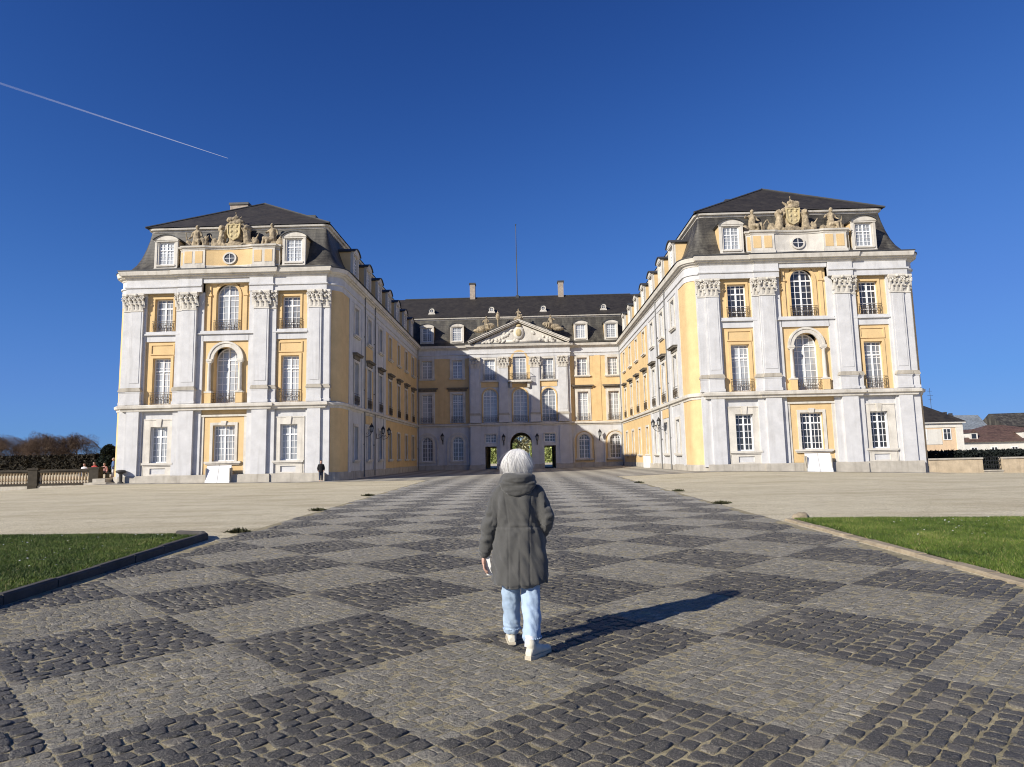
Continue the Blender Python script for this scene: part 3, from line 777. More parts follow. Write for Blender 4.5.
# --- wing fronts
def wing_front(fr, sfx, side):
    for s in (-1, 1):
        u = s*5.25; a, b = u-1.42, u+1.42
        g = MB(fr); g.flat([(a, .5), (b, .5), (b, 5.9), (a, 5.9)], [shift(opening(1.38, 2.88), u, 1.7)], 0, .34)
        part(g, 'wall', 'grey')
        y = MB(fr); y.flat([(a, 6.3), (b, 6.3), (b, 15.6), (a, 15.6)], [shift(opening(1.46, 3.75), u, 6.40), shift(opening(1.5, 2.72), u, 12.34)], 0, .34)
        # raised moulding over the middle window
        ring(y, [(u-1.0, 10.42), (u+1.0, 10.42), (u+1.0, 11.32), (u-1.0, 11.32)], [(u-.88, 10.54), (u+.88, 10.54), (u+.88, 11.20), (u-.88, 11.20)], -.07, .01)
        part(y, 'wall', 'yellow')
        sp = MB(fr); sp.box(a, b, -.10, .02, 11.5, 12.02); sp.box(a, b, -.26, .02, 12.02, 12.14); sp.box(a, b, -.18, .02, 12.14, 12.32)
        part(sp, 'spandrel', 'grey')
        # sunk panel below the ground-floor window
        pn = MB(fr); ring(pn, [(u-1.15, .66), (u+1.15, .66), (u+1.15, 1.44), (u-1.15, 1.44)], [(u-.62, .80), (u+.62, .80), (u+.62, 1.26), (u-.62, 1.26)], -.09, .01)
        part(pn, 'apron_panel', 'cream')
        jm = MB(fr)
        for t in (-1, 1): jm.box(u+t*1.22-.03, u+t*1.22+.03, -.075, .01, .7, 5.1)
        jm.box(u-1.25, u+1.25, -.10, .01, 5.1, 5.2)
        part(jm, 'window_moulding', 'cream')
        place('gnd'+(sfx if True else ''), fr, u, 1.7); place('mid', fr, u, 6.40); place('top'+sfx, fr, u, 12.34)
        boxes(fr, 'wall_pier', 'grey', [(*sorted((s*6.80, s*7.84)), -.34, .05, .5, 5.9), (*sorted((s*2.36, s*3.58)), -.44, .05, .5, 5.9)])
        boxes(fr, 'wall_strip', 'grey', [(*sorted((s*7.83, s*8.52)), -.17, .55, .5, 15.5), (*sorted((s*1.86, s*2.37)), -.16, .05, .5, 15.5), (*sorted((s*3.57, s*4.12)), -.21, .05, .5, 15.5), (*sorted((s*6.62, s*6.81)), -.17, .05, .5, 15.5)])
        pilaster(fr, s*7.32, 1.04, .34, 6.36, 14.1, 15.47); pilaster(fr, s*2.97, 1.22, .44, 6.36, 14.1, 15.47)
        pilaster(fr, s*3.86, .50, .24, 6.356, 14.095, 15.463, 7.545); pilaster(fr, s*8.16, .62, .20, 6.356, 14.095, 15.463, 7.545)
    a, b = -1.9, 1.9
    y = MB(fr); y.flat([(a, .5), (b, .5), (b, 5.9), (a, 5.9)], [shift(opening(1.78, 2.88), 0, 1.72)], 0, .34); part(y, 'wall', 'yellow')
    y = MB(fr); y.flat([(a, 6.3), (b, 6.3), (b, 16.5), (a, 16.5)], [shift(opening(2.0, 4.55), 0, 6.40), shift(opening(1.85, 3.9), 0, 12.30)], 0, .62); part(y, 'wall', 'yellow')
    sp = MB(fr); sp.box(a, b, -.16, .02, 11.45, 12.0); sp.box(a-.5, b+.5, -.30, .02, 12.0, 12.12); sp.box(a-.4, b+.4, -.22, .02, 12.12, 12.29)
    part(sp, 'spandrel', 'grey'); boxes(fr, 'frieze_block', 'grey', [(a, b, -.40, .02, 16.24, 16.63)])
    for t in (-1, 1):
        sp = MB(fr); sp.box(t*1.5-.13, t*1.5+.13, -.09, .01, 12.32, 16.1); sp.box(t*1.5-.2, t*1.5+.2, -.14, .01, 15.2, 15.35)
        part(sp, 'pilaster_strip', 'yellow')
    # arched niche frame with columns
    ar = MB(fr); n = 18; zs = 9.95
    for k in range(n):
        p, q = math.pi*k/n, math.pi*(k+1)/n
        for r0, r1, dd in ((1.0, 1.3, .14), (1.3, 1.46, .20)):
            ar.prism([(r0*math.cos(p), zs+r0*math.sin(p)), (r1*math.cos(p), zs+r1*math.sin(p)), (r1*math.cos(q), zs+r1*math.sin(q)), (r0*math.cos(q), zs+r0*math.sin(q))], -dd, .01)
    for t in (-1, 1):
        ar.box(t*1.26-.23, t*1.26+.23, -.34, .01, zs-.2, zs); ar.box(t*1.26-.19, t*1.26+.19, -.30, .01, zs-.3, zs-.2)
    part(ar, 'arch_moulding', 'cream')
    for t in (-1, 1):
        co = MB(); co.lathe((0, 0, 0), [(.2, 0), (.2, .08), (.16, .12), (.155, .2), (.15, 1.2), (.125, 2.2), (.15, 2.25), (.15, 2.33)], 14)
        co.build('column', M['cream'], palace, 40, fr @ Vector((t*1.26, -.17, 7.32)), RZ[id(fr)])
        pd = MB(fr); pd.box(t*1.26-.26, t*1.26+.26, -.36, .01, 6.37, 7.2); part(pd, 'column_pedestal', 'yellow')
        pd = MB(fr); pd.box(t*1.26-.3, t*1.26+.3, -.40, .01, 7.2, 7.32); part(pd, 'pedestal_cap', 'cream')
    place('cgnd'+sfx, fr, 0, 1.72); place('cmid', fr, 0, 6.40); place('ctop'+sfx, fr, 0, 12.30)
    jm = MB(fr)
    for t in (-1, 1): jm.box(t*1.75-.12, t*1.75+.12, -.06, .01, .7, 5.3)
    jm.box(-1.87, 1.87, -.12, .01, 5.3, 5.45)
    part(jm, 'window_moulding', 'cream')
    # white cellar hatch leaning on the plinth
    for t in (-1, 1):
        h = MB(fr); x0, x1 = sorted((t*.02, t*.97))
        vs_ = [(x0, -1.05, -.35), (x1, -1.05, -.35), (x1, -.62, 1.40), (x0, -.62, 1.40), (x0, -.97, -.35), (x1, -.97, -.35), (x1, -.54, 1.40), (x0, -.54, 1.40)]
        h.add(vs_, [(0, 1, 2, 3), (4, 5, 6, 7), (0, 1, 5, 4), (2, 3, 7, 6), (0, 3, 7, 4), (1, 2, 6, 5)])
        part(h, 'cellar_hatch', 'white')
    boxes(fr, 'hatch_side', 'plinth', [(-.97, -.93, -.9, -.4, -.4, 1.2), (.93, .97, -.9, -.4, -.4, 1.2)])
wing_front(FL, '', 'L'); wing_front(FR, '_d', 'R')

# --- court sides
BAYS = [5.3+4.77*k for k in range(7)]
def court_side(fr, sg):
    def U(u): return sg*u
    for lo, hi, mat in ((2.9, 17.25, 'grey'), (17.25, 38.05, 'yellow')):
        holes = []
        for u in BAYS:
            if lo < u < hi:
                holes += [shift(opening(1.35, 2.9), U(u), 1.65), shift(opening(1.4, 3.75), U(u), 6.45), shift(opening(1.35, 2.45), U(u), 12.65)]
                place('s_gnd', fr, U(u), 1.65); place('s_mid', fr, U(u), 6.45); place('s_top', fr, U(u), 12.65)
        a, b = sorted((U(lo), U(hi)))
        w = MB(fr); w.flat([(a, .4), (b, .4), (b, 16.9), (a, 16.9)], holes, 0, .34); part(w, 'wall', mat)
    boxes(fr, 'lesene', 'grey', [(U(u)-.4, U(u)+.4, -.07, .02, .6, 15.5) for u in (3.3, 7.5, 12.4, 16.8)]+[(*sorted((U(37.2), U(38.0))), -.06, .02, .6, 15.5)])
    u = U(BAYS[1])
    boxes(fr, 'spandrel', 'yellow', [(u-1.3, u+1.3, -.05, .02, 10.95, 12.3), (u-1.3, u+1.3, -.05, .02, 4.95, 5.75)]+[(u+t*1.32-.25, u+t*1.32+.25, -.04, .02, 6.4, 10.2) for t in (-1, 1)])
    for u in (7.9, 12.0, 37.4):
        d = MB(fr); d.bar((U(u), -.16, .1), (U(u), -.16, 17.0), .05, 8)
        for z in (3, 8, 13): d.box(U(u)-.1, U(u)+.1, -.17, 0, z, z+.08)
        part(d, 'drainpipe', 'pipe')
court_side(SL, 1); court_side(SR, -1)
hh = MB(SR)
hh.box(-BAYS[3]-.95, -BAYS[3]+.95, -.45, .02, .0, 1.45); part(hh, 'cellar_hatch', 'white')

# --- main front
def main_front():
    fr = FB; rb = .6
    holes_y, holes_g = [], []
    for s in (-1, 1):
        for u in (s*8.7, s*12.95):
            holes_g.append(shift(opening(1.5, 3.3, True), u, 1.25)); place('b_gnd', fr, u, 1.25)
            holes_y += [shift(opening(1.45, 4.0), u, 6.45), shift(opening(1.4, 2.5), u, 12.72)]
            place('b_mid', fr, u, 6.45); place('b_top', fr, u, 12.72)
            ar = MB(fr); n = 18; zs = 3.62
            for k in range(n):
                p, q = math.pi*k/n, math.pi*(k+1)/n; r0, r1 = 1.34, 1.52
                ar.prism([(r0*math.cos(p)+u, zs+r0*math.sin(p)), (r1*math.cos(p)+u, zs+r1*math.sin(p)), (r1*math.cos(q)+u, zs+r1*math.sin(q)), (r0*math.cos(q)+u, zs+r0*math.sin(q))], -.12, .01)
            for t in (-1, 1): ar.box(u+t*1.43-.09, u+t*1.43+.09, -.12, .01, .6, zs)
            part(ar, 'arch_moulding', 'cream')
            if s > 0:
                y = MB(fr); y.flat([(x+u, z+.7) for x, z in opening(2.66, 4.25, True)], [shift(opening(1.5, 3.3, True), u, 1.25)], -.012); part(y, 'arch_panel', 'yellow')
        a, b = sorted((s*7.0, s*15.2))
        mb = MB(fr); mb.flat([(a, .4), (b, .4), (b, 6.0), (a, 6.0)], [h for h in holes_g if a < h[0][0] < b], 0, .34); part(mb, 'wall', 'grey')
        mb = MB(fr); mb.flat([(a, 6.0), (b, 6.0), (b, 16.9), (a, 16.9)], [h for h in holes_y if a < h[0][0] < b], 0, .34); part(mb, 'wall', 'yellow')
        mb = MB(fr); u = s*10.83; mb.box(u-.42, u+.42, -.06, .02, 6.4, 15.5); part(mb, 'lesene', 'yellow')
    # risalit
    doors = [shift(opening(1.55, 3.15), u, -.05) for u in (-4.15, 3.95)]
    arch = shift(opening(3.0, 5.0, True), 0, -.05); luns = [shift(opening(1.5, 1.15), u, 3.6) for u in (-4.15, 3.95)]
    y = -rb
    g = MB(fr); g.flat([(-7, -.04), (-7, 6.0), (7, 6.0), (7, -.04)] if False else [(-7, -.06), (7, -.06), (7, 6.0), (-7, 6.0)], doors_fix(doors)+doors_fix([arch])+luns, y, .9); part(g, 'wall', 'grey')
    ups = [shift(opening(1.95, 4.6, True), u, 6.4) for u in (-4.15, 0, 3.95)]+[shift(opening(1.45, 2.9), u, 12.25) for u in (-4.15, 3.95)]+[shift(opening(1.9, 3.9, True), 0, 12.25)]
    g = MB(fr); g.flat([(-7, 6.0), (7, 6.0), (7, 16.9), (-7, 16.9)], ups, y, .34)
    for s in (-1, 1): g.add([(s*7, y, 0), (s*7, .02, 0), (s*7, .02, 16.9), (s*7, y, 16.9)], [(0, 1, 2, 3)])
    part(g, 'wall', 'grey')
    for u in (-4.15, 0, 3.95): place('r_mid', fr, u, 6.4, y)
    for u in (-4.15, 3.95): place('r_top', fr, u, 12.25, y); place('r_lun', fr, u, 3.6, y)
    place('r_ctop', fr, 0, 12.25, y)
    boxes(fr, 'spandrel', 'yellow', [(u-1.2, u+1.2, y-.06, y+.02, 11.25, 11.95) for u in (-4.15, 3.95)]+[(-1.3, 1.3, y-.06, y+.02, 11.15, 11.7)])
    boxes(fr, 'pilaster_strip', 'yellow', [(t*1.35-.22, t*1.35+.22, y-.08, y+.02, 12.3, 15.4) for t in (-1, 1)])
    boxes(fr, 'sill', 'cream', [(u-1.3, u+1.3, y-.25, y+.02, 12.0, 12.2) for u in (-4.15, 3.95)])
    for u, w in ((-6.2, 1.3), (-2.25, 1.3), (2.1, 1.3), (5.95, 1.3)): pilaster(fr, u, w, .28, 6.36, 14.0, 15.47, 7.5, y=y)
    boxes(fr, 'wall_pier', 'grey', [(u-.65, u+.65, y-.10, y+.02, .6, 5.9) for u in (-6.2, -2.25, 2.1, 5.95)])
    ba = MB(fr); ba.box(-1.6, 1.6, y-.95, y+.02, 11.85, 12.1)
    for t in (-1, 1): ba.prism([(t*1.2-.16, 11.1), (t*1.2+.16, 11.1), (t*1.2+.16, 11.85), (t*1.2-.16, 11.85)], y-.6, y)
    bo = part(ba, 'balcony', 'cream')
    rl = MB(fr)
    for z in (12.2, 13.05): rl.box(-1.55, 1.55, y-.92, y-.88, z-.025, z+.025)
    for i in range(25): rl.box(-1.55+3.1*i/24-.015, -1.55+3.1*i/24+.015, y-.915, y-.885, 12.1, 13.05)
    for t in (-1, 1): rl.box(t*1.55-.02, t*1.55+.02, y-.92, y, 13.02, 13.07)
    o = part(rl, 'railing', 'iron')
    # pediment
    p = MB(fr); p.prism([(-6.5, 17.26), (6.5, 17.26), (0, 20.1)], y-.35, 3.2); part(p, 'pediment', 'cream')
    rk = MB(fr)
    for s in (-1, 1):
        d = Vector((6.9, 0, -2.95)).normalized(); nrm = Vector((2.95, 0, 6.9)).normalized()
        A = Vector((0, 0, 20.18)); Bq = A+Vector((d.x, 0, d.z))*7.50
        for o0, o1, dep in ((0, .16, .75), (.16, .34, .95), (.34, .44, 1.05)):
            q = [A+nrm*o0, Bq+nrm*o0, Bq+nrm*o1, A+nrm*o1]
            q[0].x = q[3].x = 0
            rk.prism([(s*v.x, v.z) for v in q], y-dep, 3.3+o0)
    part(rk, 'raking_cornice', 'cream')
    rl = MB(fr); rnd = random.Random(4)
    for t in range(46):
        x = rnd.uniform(-5.1, 5.1); zz = 17.45+rnd.uniform(0, 1)*(2.5*(1-abs(x)/6.1)-.25)
        rl.ell((x, y-.36, zz), (rnd.uniform(.16, .42), .14, rnd.uniform(.12, .26)), 7, 5, Matrix.Rotation(rnd.uniform(-1, 1), 3, 'Y'))
    rl.ell((0, y-.42, 18.75), (.75, .25, .95), 14, 8)
    rl.box(-5.2, 5.2, y-.362, y-.34, 17.4, 17.75); part(rl, 'tympanum_relief', 'cream', smooth=True)
    gl = MB(fr); gl.ell((0, y-.60, 18.75), (.42, .16, .55), 12, 8); gl.ell((0, y-.5, 19.75), (.4, .2, .22), 10, 6); part(gl, 'cartouche', 'gold', smooth=True)
    # vestibule behind the three openings
    v = MB(fr); yi = .35
    v.add([(-7, yi, -.3), (7, yi, -.3), (7, yi, 5.4), (-7, yi, 5.4)], [])
    v.add([(-7, yi, -.3), (-7, 11.4, -.3), (-7, 11.4, 5.4), (-7, yi, 5.4)], [(0, 1, 2, 3)])
    v.add([(7, yi, -.3), (7, 11.4, -.3), (7, 11.4, 5.4), (7, yi, 5.4)], [(0, 1, 2, 3)])
    v.add([(-7, yi, 5.4), (7, yi, 5.4), (7, 11.4, 5.4), (-7, 11.4, 5.4)], [(0, 1, 2, 3)])
    part(v, 'vestibule', 'interior')
    for u in (-4.15, 3.95):
        d = MB(fr); s = 1 if u < 0 else -1
        d.box(u-s*.76-.05, u-s*.76+.05, y+.35, y+1.1, 0, 3.08); part(d, 'door', 'black')
def doors_fix(L): return [[(x, z+.0) for x, z in l] for l in L]
main_front()

# --- dormers
def dormer_proto(pane):
    w, h, d = 1.85, 2.3, 3.2
    mb = MB(); ring(mb, [(-w/2, -.25), (w/2, -.25), (w/2, h), (-w/2, h)], shift(opening(1.28, 1.9), 0, .22), 0, .2)
    mb.box(-w/2-.04, w/2+.04, -.10, .1, -.3, -.05); mb.box(-.78, .78, -.12, .05, .06, .2)
    for t in (-1, 1): mb.box(t*.86-.1, t*.86+.1, -.06, .02, -.05, h-.1)
    mb.box(-w/2-.06, w/2+.06, -.10, .05, h-.12, h+.02)
    root = mb.build('dormer', M['cream'], palace)
    seg = lambda k, r, zz: [(r*math.sin(a), zz+(math.cos(a)-math.cos(.9))*k) for a in [(-.9+1.8*i/12) for i in range(13)]]
    f = MB(); o = [(x*1.36, z) for x, z in seg(1.15, 1, h)]; f.prism(o, -.14, .15)
    f.build('dormer_pediment', M['cream'], root)
    f = MB(); o = [(x*1.44, z+.07) for x, z in seg(1.18, 1, h)]; o2 = [(x*1.36, z+.005) for x, z in seg(1.15, 1, h)]
    for i in range(len(o)-1): f.prism([o2[i], o[i], o[i+1], o2[i+1]], -.26, d)
    f.prism(o2, .16, d-.1)
    f.build('dormer_roof', M['lead'], root)
    for t in (-1, 1):
        c = MB(); x0, x1 = sorted((t*(w/2-.003), t*(w/2-.09))); c.box(x0, x1, .2, d, -.3, h-.003); c.build('dormer_cheek', M['yellow'], root)
    fm = MB(); op = shift(opening(1.28, 1.9), 0, .22); ring(fm, op, shift(opening(1.12, 1.74), 0, .30), .10, .18)
    fm.box(-.05, .05, .09, .17, .3, 2.04); fm.box(-.56, .56, .095, .165, 1.42, 1.5)
    for x in (-.3, .3): fm.box(x-.018, x+.018, .11, .16, .3, 2.04)
    for z in (.62, .92, 1.22, 1.76): fm.box(-.56, .56, .115, .158, z-.018, z+.018)
    fm.build('window_frame', M['white'], root)
    p = MB(); p.flat(op, [], .145); p.build('pane', M[pane], root)
    return root
PROTO['dorm'] = [dormer_proto('pane_pale'), False]; PROTO['dorm_d'] = [dormer_proto('pane_dark'), False]
for fr, k in ((FL, 'dorm'), (FR, 'dorm')):
    for s in (-1, 1): place(k, fr, s*5.35, 17.80, .12)
for fr, sg in ((SL, 1), (SR, -1)):
    for u in BAYS: place('dorm_d' if sg > 0 else 'dorm', fr, sg*u, 17.80, .12)
for fr, sg in ((OL, -1), (OR, 1)):
    for u in BAYS[:3]: place('dorm', fr, sg*u, 17.80, .12)
for u in (-12.95, -8.7, 8.7, 12.95): place('dorm', FB, u, 17.80, .12)

def lucarne_proto():
    mb = MB(); n = 16
    circ = lambda r, zc: [(r*math.cos(2*math.pi*i/n), zc+r*math.sin(2*math.pi*i/n)) for i in range(n)]
    ring(mb, circ(.62, .62), circ(.36, .62), 0, .2); mb.prism([(-.8, -.15), (.8, -.15), (.62, .25), (-.62, .25)], .01, .2)
    root = mb.build('lucarne', M['cream'], palace)
    r = MB(); c0, c1 = circ(.70, .66), circ(.615, .62)
    for i in range(n//2+1): r.prism([c1[i], c0[i], c0[(i+1) % n], c1[(i+1) % n]], -.06, 1.8)
    r.build('lucarne_roof', M['lead'], root)
    p = MB(); p.flat(circ(.4, .62), [], .1); p.build('pane', M['pane_dark'], root)
    f = MB(); f.box(-.03, .03, .05, .098, .26, .98); f.box(-.36, .36, .06, .096, .59, .65); f.build('window_frame', M['white'], root)
    return root
PROTO['luc'] = [lucarne_proto(), False]
for u in (-12.6, -3.9, 3.6, 12.3): place('luc', FB, u, 22.55, 2.4).scale = (.66, 1, .66)
for u in (-4.85, 4.25): place('luc', FB, u, 19.0, .45)

# --- sculptures
def lump(name, mat, items, voxel, loc, rz=0, rough=.02, seed=0, parent=None, drop=0):
    mb = MB(); drop = 0
    for it in items:
        if it[0] == 'e': mb.ell(it[1], it[2], 12, 8, Matrix.Rotation(it[3], 3, it[4]) if len(it) > 3 else None)
        elif it[0] == 'c': mb.bar(it[1], it[2], it[3], 10, it[4]); mb.ell(it[1], (it[3],)*3, 10, 6); mb.ell(it[2], (it[4],)*3, 10, 6)
        elif it[0] == 'b': mb.box(*it[1])
    o = mb.build(name, mat, parent, True, loc, rz); remesh(o, voxel, 1)
    if rough: displace(o, lambda p: rough*noise.noise(p*5+Vector((seed, 0, 0)))+rough*.6*noise.noise(p*13+Vector((0, seed, 0))))
    return o
def fig(base, face, s=1., lean=0., arm=(0, 0), seated=True):
    """rough stone figure; base = seat point, face = sideways turn"""
    x, y, z = base; f = face
    it = [('c', (x, y, z+.15*s), (x+.12*f*lean, y, z+.85*s), .30*s, .24*s), ('e', (x+.12*f*lean, y, z+.92*s), (.36*s, .22*s, .18*s)),
          ('c', (x+.13*f*lean, y-.02, z+.95*s), (x+.16*f*lean, y-.03, z+1.15*s), .09*s, .09*s),
          ('e', (x+.18*f*lean, y-.05, z+1.32*s), (.15*s, .17*s, .20*s)), ('e', (x+.18*f*lean, y-.2*s, z+1.30*s), (.03*s, .05*s, .04*s)),
          ('c', (x+.1*f, y-.1, z+.12*s), (x+.62*f*s, y-.28, z+.22*s), .19*s, .14*s), ('c', (x+.62*f*s, y-.28, z+.22*s), (x+.72*f*s, y-.3, z-.38*s), .13*s, .08*s),
          ('c', (x-.1*f, y-.15, z+.1*s), (x+.35*f*s, y-.42, z+.12*s), .19*s, .14*s), ('c', (x+.35*f*s, y-.42, z+.12*s), (x+.38*f*s, y-.42, z-.42*s), .13*s, .08*s),
          ('e', (x+.82*f*s, y-.36, z-.4*s), (.15*s, .08*s, .07*s)), ('e', (x+.48*f*s, y-.5, z-.43*s), (.15*s, .08*s, .07*s)),
          ('c', (x+.3*s, y, z+.9*s), (x+(.42+.2*arm[0])*s, y-.1, z+(.55+.5*arm[0])*s), .10*s, .08*s), ('c', (x+(.42+.2*arm[0])*s, y-.1, z+(.55+.5*arm[0])*s), (x+.5*s, y-.3, z+(.4+arm[0])*s), .08*s, .06*s),
          ('c', (x-.3*s, y, z+.9*s), (x-(.42+.2*arm[1])*s, y-.1, z+(.55+.5*arm[1])*s), .10*s, .08*s), ('c', (x-(.42+.2*arm[1])*s, y-.1, z+(.55+.5*arm[1])*s), (x-.5*s, y-.3, z+(.4+arm[1])*s), .08*s, .06*s),
          ('e', (x, y+.05, z-.2*s), (.55*s, .35*s, .35*s))]
    return it
def attic(fr, kind):
    rzk = RZ[id(fr)]; fr = fr @ Matrix.Translation((0, .42, 0)) @ Matrix.Scale(.92, 4, (1, 0, 0))
    z0 = 17.27
    # pedestals
    for s in (-1, 1):
        b = MB(fr); b.box(s*3.15-1.0, s*3.15+1.0, -.55, 1.2, z0, 19.22); b.box(s*3.15-1.06, s*3.15+1.06, -.62, 1.25, z0, z0+.55)
        b.box(*sorted((s*4.15, s*4.5)), -.3, 1.1, z0, 19.17)
        part(b, 'attic_pedestal', 'cream')
        boxes(fr, 'attic_panel', 'yellow', [(s*3.15+t-.34, s*3.15+t+.34, -.575, -.5, z0+.75, 19.02) for t in (-.5, .45)]+[(*sorted((s*4.17, s*4.44)), -.32, -.2, z0+.6, 19.02)])
    n = 14; pts = []
    for i in range(n+1):
        t = -1+2*i/n; pts.append((t*2.16, -.5+.22*(1-abs(t)**2.2)))
    mid = 'cream'
    w = MB(fr); w.add([(x, y, z) for z in (z0, 19.22) for x, y in pts], [(i, i+1, n+2+i, n+1+i) for i in range(n)]); part(w, 'attic_wall', 'cream' if kind == 'R' else 'yellow', smooth=True)
    w = MB(fr); w.sweep([(x, y) for x, y in pts], [(.0, z0), (.07, z0), (.07, z0+.5), (.0, z0+.56)]); part(w, 'attic_plinth', 'cream')
    cp = MB(fr); path_ = [(-4.5, 1.1), (-4.5, -.3), (-4.16, -.3), (-4.16, -.55), (-2.15, -.55)]+[(x, y-.02) for x, y in pts[1:-1]]+[(2.15, -.55), (4.16, -.55), (4.16, -.3), (4.5, -.3), (4.5, 1.1)]
    cp.sweep(path_, [(-.3, 19.17), (.03, 19.17), (.06, 19.27), (.16, 19.32), (.2, 19.45), (-.2, 19.51), (-1.4, 19.52)]); part(cp, 'attic_cornice', 'cream')
    ov = MB(fr); m = 20; el = lambda a, b: [(a*math.cos(2*math.pi*i/m), 18.42+b*math.sin(2*math.pi*i/m)) for i in range(m)]
    ring(ov, el(.62, .52), el(.48, .39), -.40, -.2); root = part(ov, 'oval_window', 'cream')
    p = MB(fr); p.flat(el(.5, .4), [], -.335); q = p.build('pane', M['pane_dark'], root)
    p = MB(fr); p.box(-.02, .02, -.375, -.34, 18.03, 18.81); p.box(-.48, .48, -.37, -.342, 18.40, 18.44); p.build('window_frame', M['white'], root)
    S = M['sculpt']
    loc = fr @ Vector((0, .40, 19.47))
    fl = 1 if kind == 'L' else -1
    its = fig((-3.3, .2, .62), 1, 1.05, .3, (.1, .55 if kind == 'R' else -.1))+[('e', (-3.1, .2, .12), (1.05, .5, .28)), ('e', (-2.5, .1, .55), (.28, .25, .36)), ('e', (-3.9, .1, .4), (.3, .3, .45)), ('c', (-2.6, 0, .5), (-2.15, -.1, 1.2), .07, .04)]
    if kind == 'L': its += [('e', (-2.45, .1, 1.0), (.2, .2, .25)), ('c', (-4.0, .1, .4), (-4.15, 0, 1.5), .08, .05)]
    lump('sculpture', S, its, .05, loc, parent=palace, seed=1, rough=.035)
    its = fig((3.2, .2, .62), -1 if kind == 'L' else 1, 1.05, .3, (.1, .3))+[('e', (3.1, .2, .12), (1.05, .5, .28)), ('e', (3.9, .1, .45), (.35, .28, .42)), ('c', (3.6, .1, .5), (4.05, 0, 1.15), .1, .05), ('e', (2.5, .1, .4), (.28, .25, .32))]
    if kind == 'R': its += [('c', (4.0, 0, .5), (4.0, -.05, 1.45), .09, .03), ('c', (4.0, .1, .3), (4.5, 0, .1), .12, .06)]
    lump('sculpture', S, its, .05, loc, parent=palace, seed=2, rough=.035)
    # coat of arms group
    its = [('e', (0, .25, .25), (1.75, .55, .34)), ('e', (0, .25, 1.45), (.80, .26, .95)), ('e', (0, .2, .55), (.6, .35, .4))]
    for s in (-1, 1):
        its += [('c', (s*1.12, .1, .45), (s*1.02, .05, 1.4), .36, .29), ('e', (s*1.06, -.02, 1.82), (.25, .27, .27)), ('e', (s*1.04, -.24, 1.74), (.12, .13, .11)),
                ('c', (s*1.0, .0, 1.25), (s*.62, -.1, 1.75), .11, .09), ('c', (s*1.05, .0, .5), (s*.7, -.25, .25), .16, .1), ('c', (s*1.3, .1, .4), (s*1.6, 0, .95), .07, .05),
                ('e', (s*1.5, .1, .32), (.42, .35, .26)), ('e', (s*1.06, .1, 1.72), (.36, .28, .38)), ('e', (s*1.75, .15, .55), (.3, .25, .45)), ('c', (s*1.7, .1, .6), (s*2.05, 0, 1.25), .09, .05)]
    its += [('e', (0, .2, 2.25), (.62, .34, .2)), ('e', (-.62, .2, 1.95), (.24, .24, .34)), ('e', (.62, .2, 1.95), (.24, .24, .34)), ('e', (-.45*fl, .2, 2.6), (.36, .26, .26)), ('e', (.05, .2, 2.75), (.3, .25, .2)), ('e', (.25, .2, 2.4), (.5, .3, .2)), ('c', (0, .2, 2.5), (0, .2, 3.15), .12, .04), ('e', (0, .2, 3.2), (.07, .07, .1)), ('c', (.25, .2, 2.5), (.5, .2, 2.85), .1, .05), ('c', (-.3, .2, 2.5), (-.62, .2, 2.75), .12, .08)]
    lump('coat_of_arms', S, its, .05, loc, parent=palace, seed=3, rough=.04)
    sh = MB(fr); zc = 20.95; spts = [(-.56, zc+.60), (-.3, zc+.54), (0, zc+.62), (.3, zc+.54), (.56, zc+.60), (.54, zc-.2), (.40, zc-.52), (0, zc-.74), (-.40, zc-.52), (-.54, zc-.2)]
    sh.prism(spts, .22, .5); ring(sh, [(x*1.1, zc+(z-zc)*1.08) for x, z in spts], [(x*.9, zc+(z-zc)*.9) for x, z in spts], .16, .3)
    for s in (-1, 1):
        for zz in (.4, 0, -.4): sh.ell((s*.24, .22, zc+zz), (.15, .07, .13), 8, 5, Matrix.Rotation(s*.6, 3, 'Y'))
    part(sh, 'heraldic_shield', 'gold', smooth=40)
attic(FL, 'L'); attic(FR, 'R')

# pediment figures
locp = FB @ Vector((0, -.4, 20.8))
its = fig((0, .2, .45), 1, .75, .1, (.2, .1))+[('e', (0, .2, .1), (.7, .4, .3))]
lump('sculpture', M['sculpt'], its, .06, locp, parent=palace, seed=5, rough=.03)
for s in (-1, 1):
    its = fig((s*4.6, .2, -.85), -s, .95, .6, (.3, .1))+[('e', (s*4.9, .2, -1.1), (1.0, .4, .4)), ('e', (s*5.6, .2, -1.45), (.8, .4, .3)), ('e', (s*3.9, .2, -.75), (.6, .35, .35))]
    lump('sculpture', M['sculpt'], its, .06, locp, parent=palace, seed=6+s, rough=.03)
va = MB(); va.lathe((0, 0, 0), [(.22, 0), (.22, .15), (.08, .25), (.08, 1.5), (.16, 1.6), (.3, 1.95), (.32, 2.25), (.22, 2.4), (.28, 2.5), (.1, 2.7), (.02, 2.95)], 12)
v1 = va.build('finial_vase', M['sculpt'], palace, 40, FB @ Vector((-2.9, .2, 19.3)))

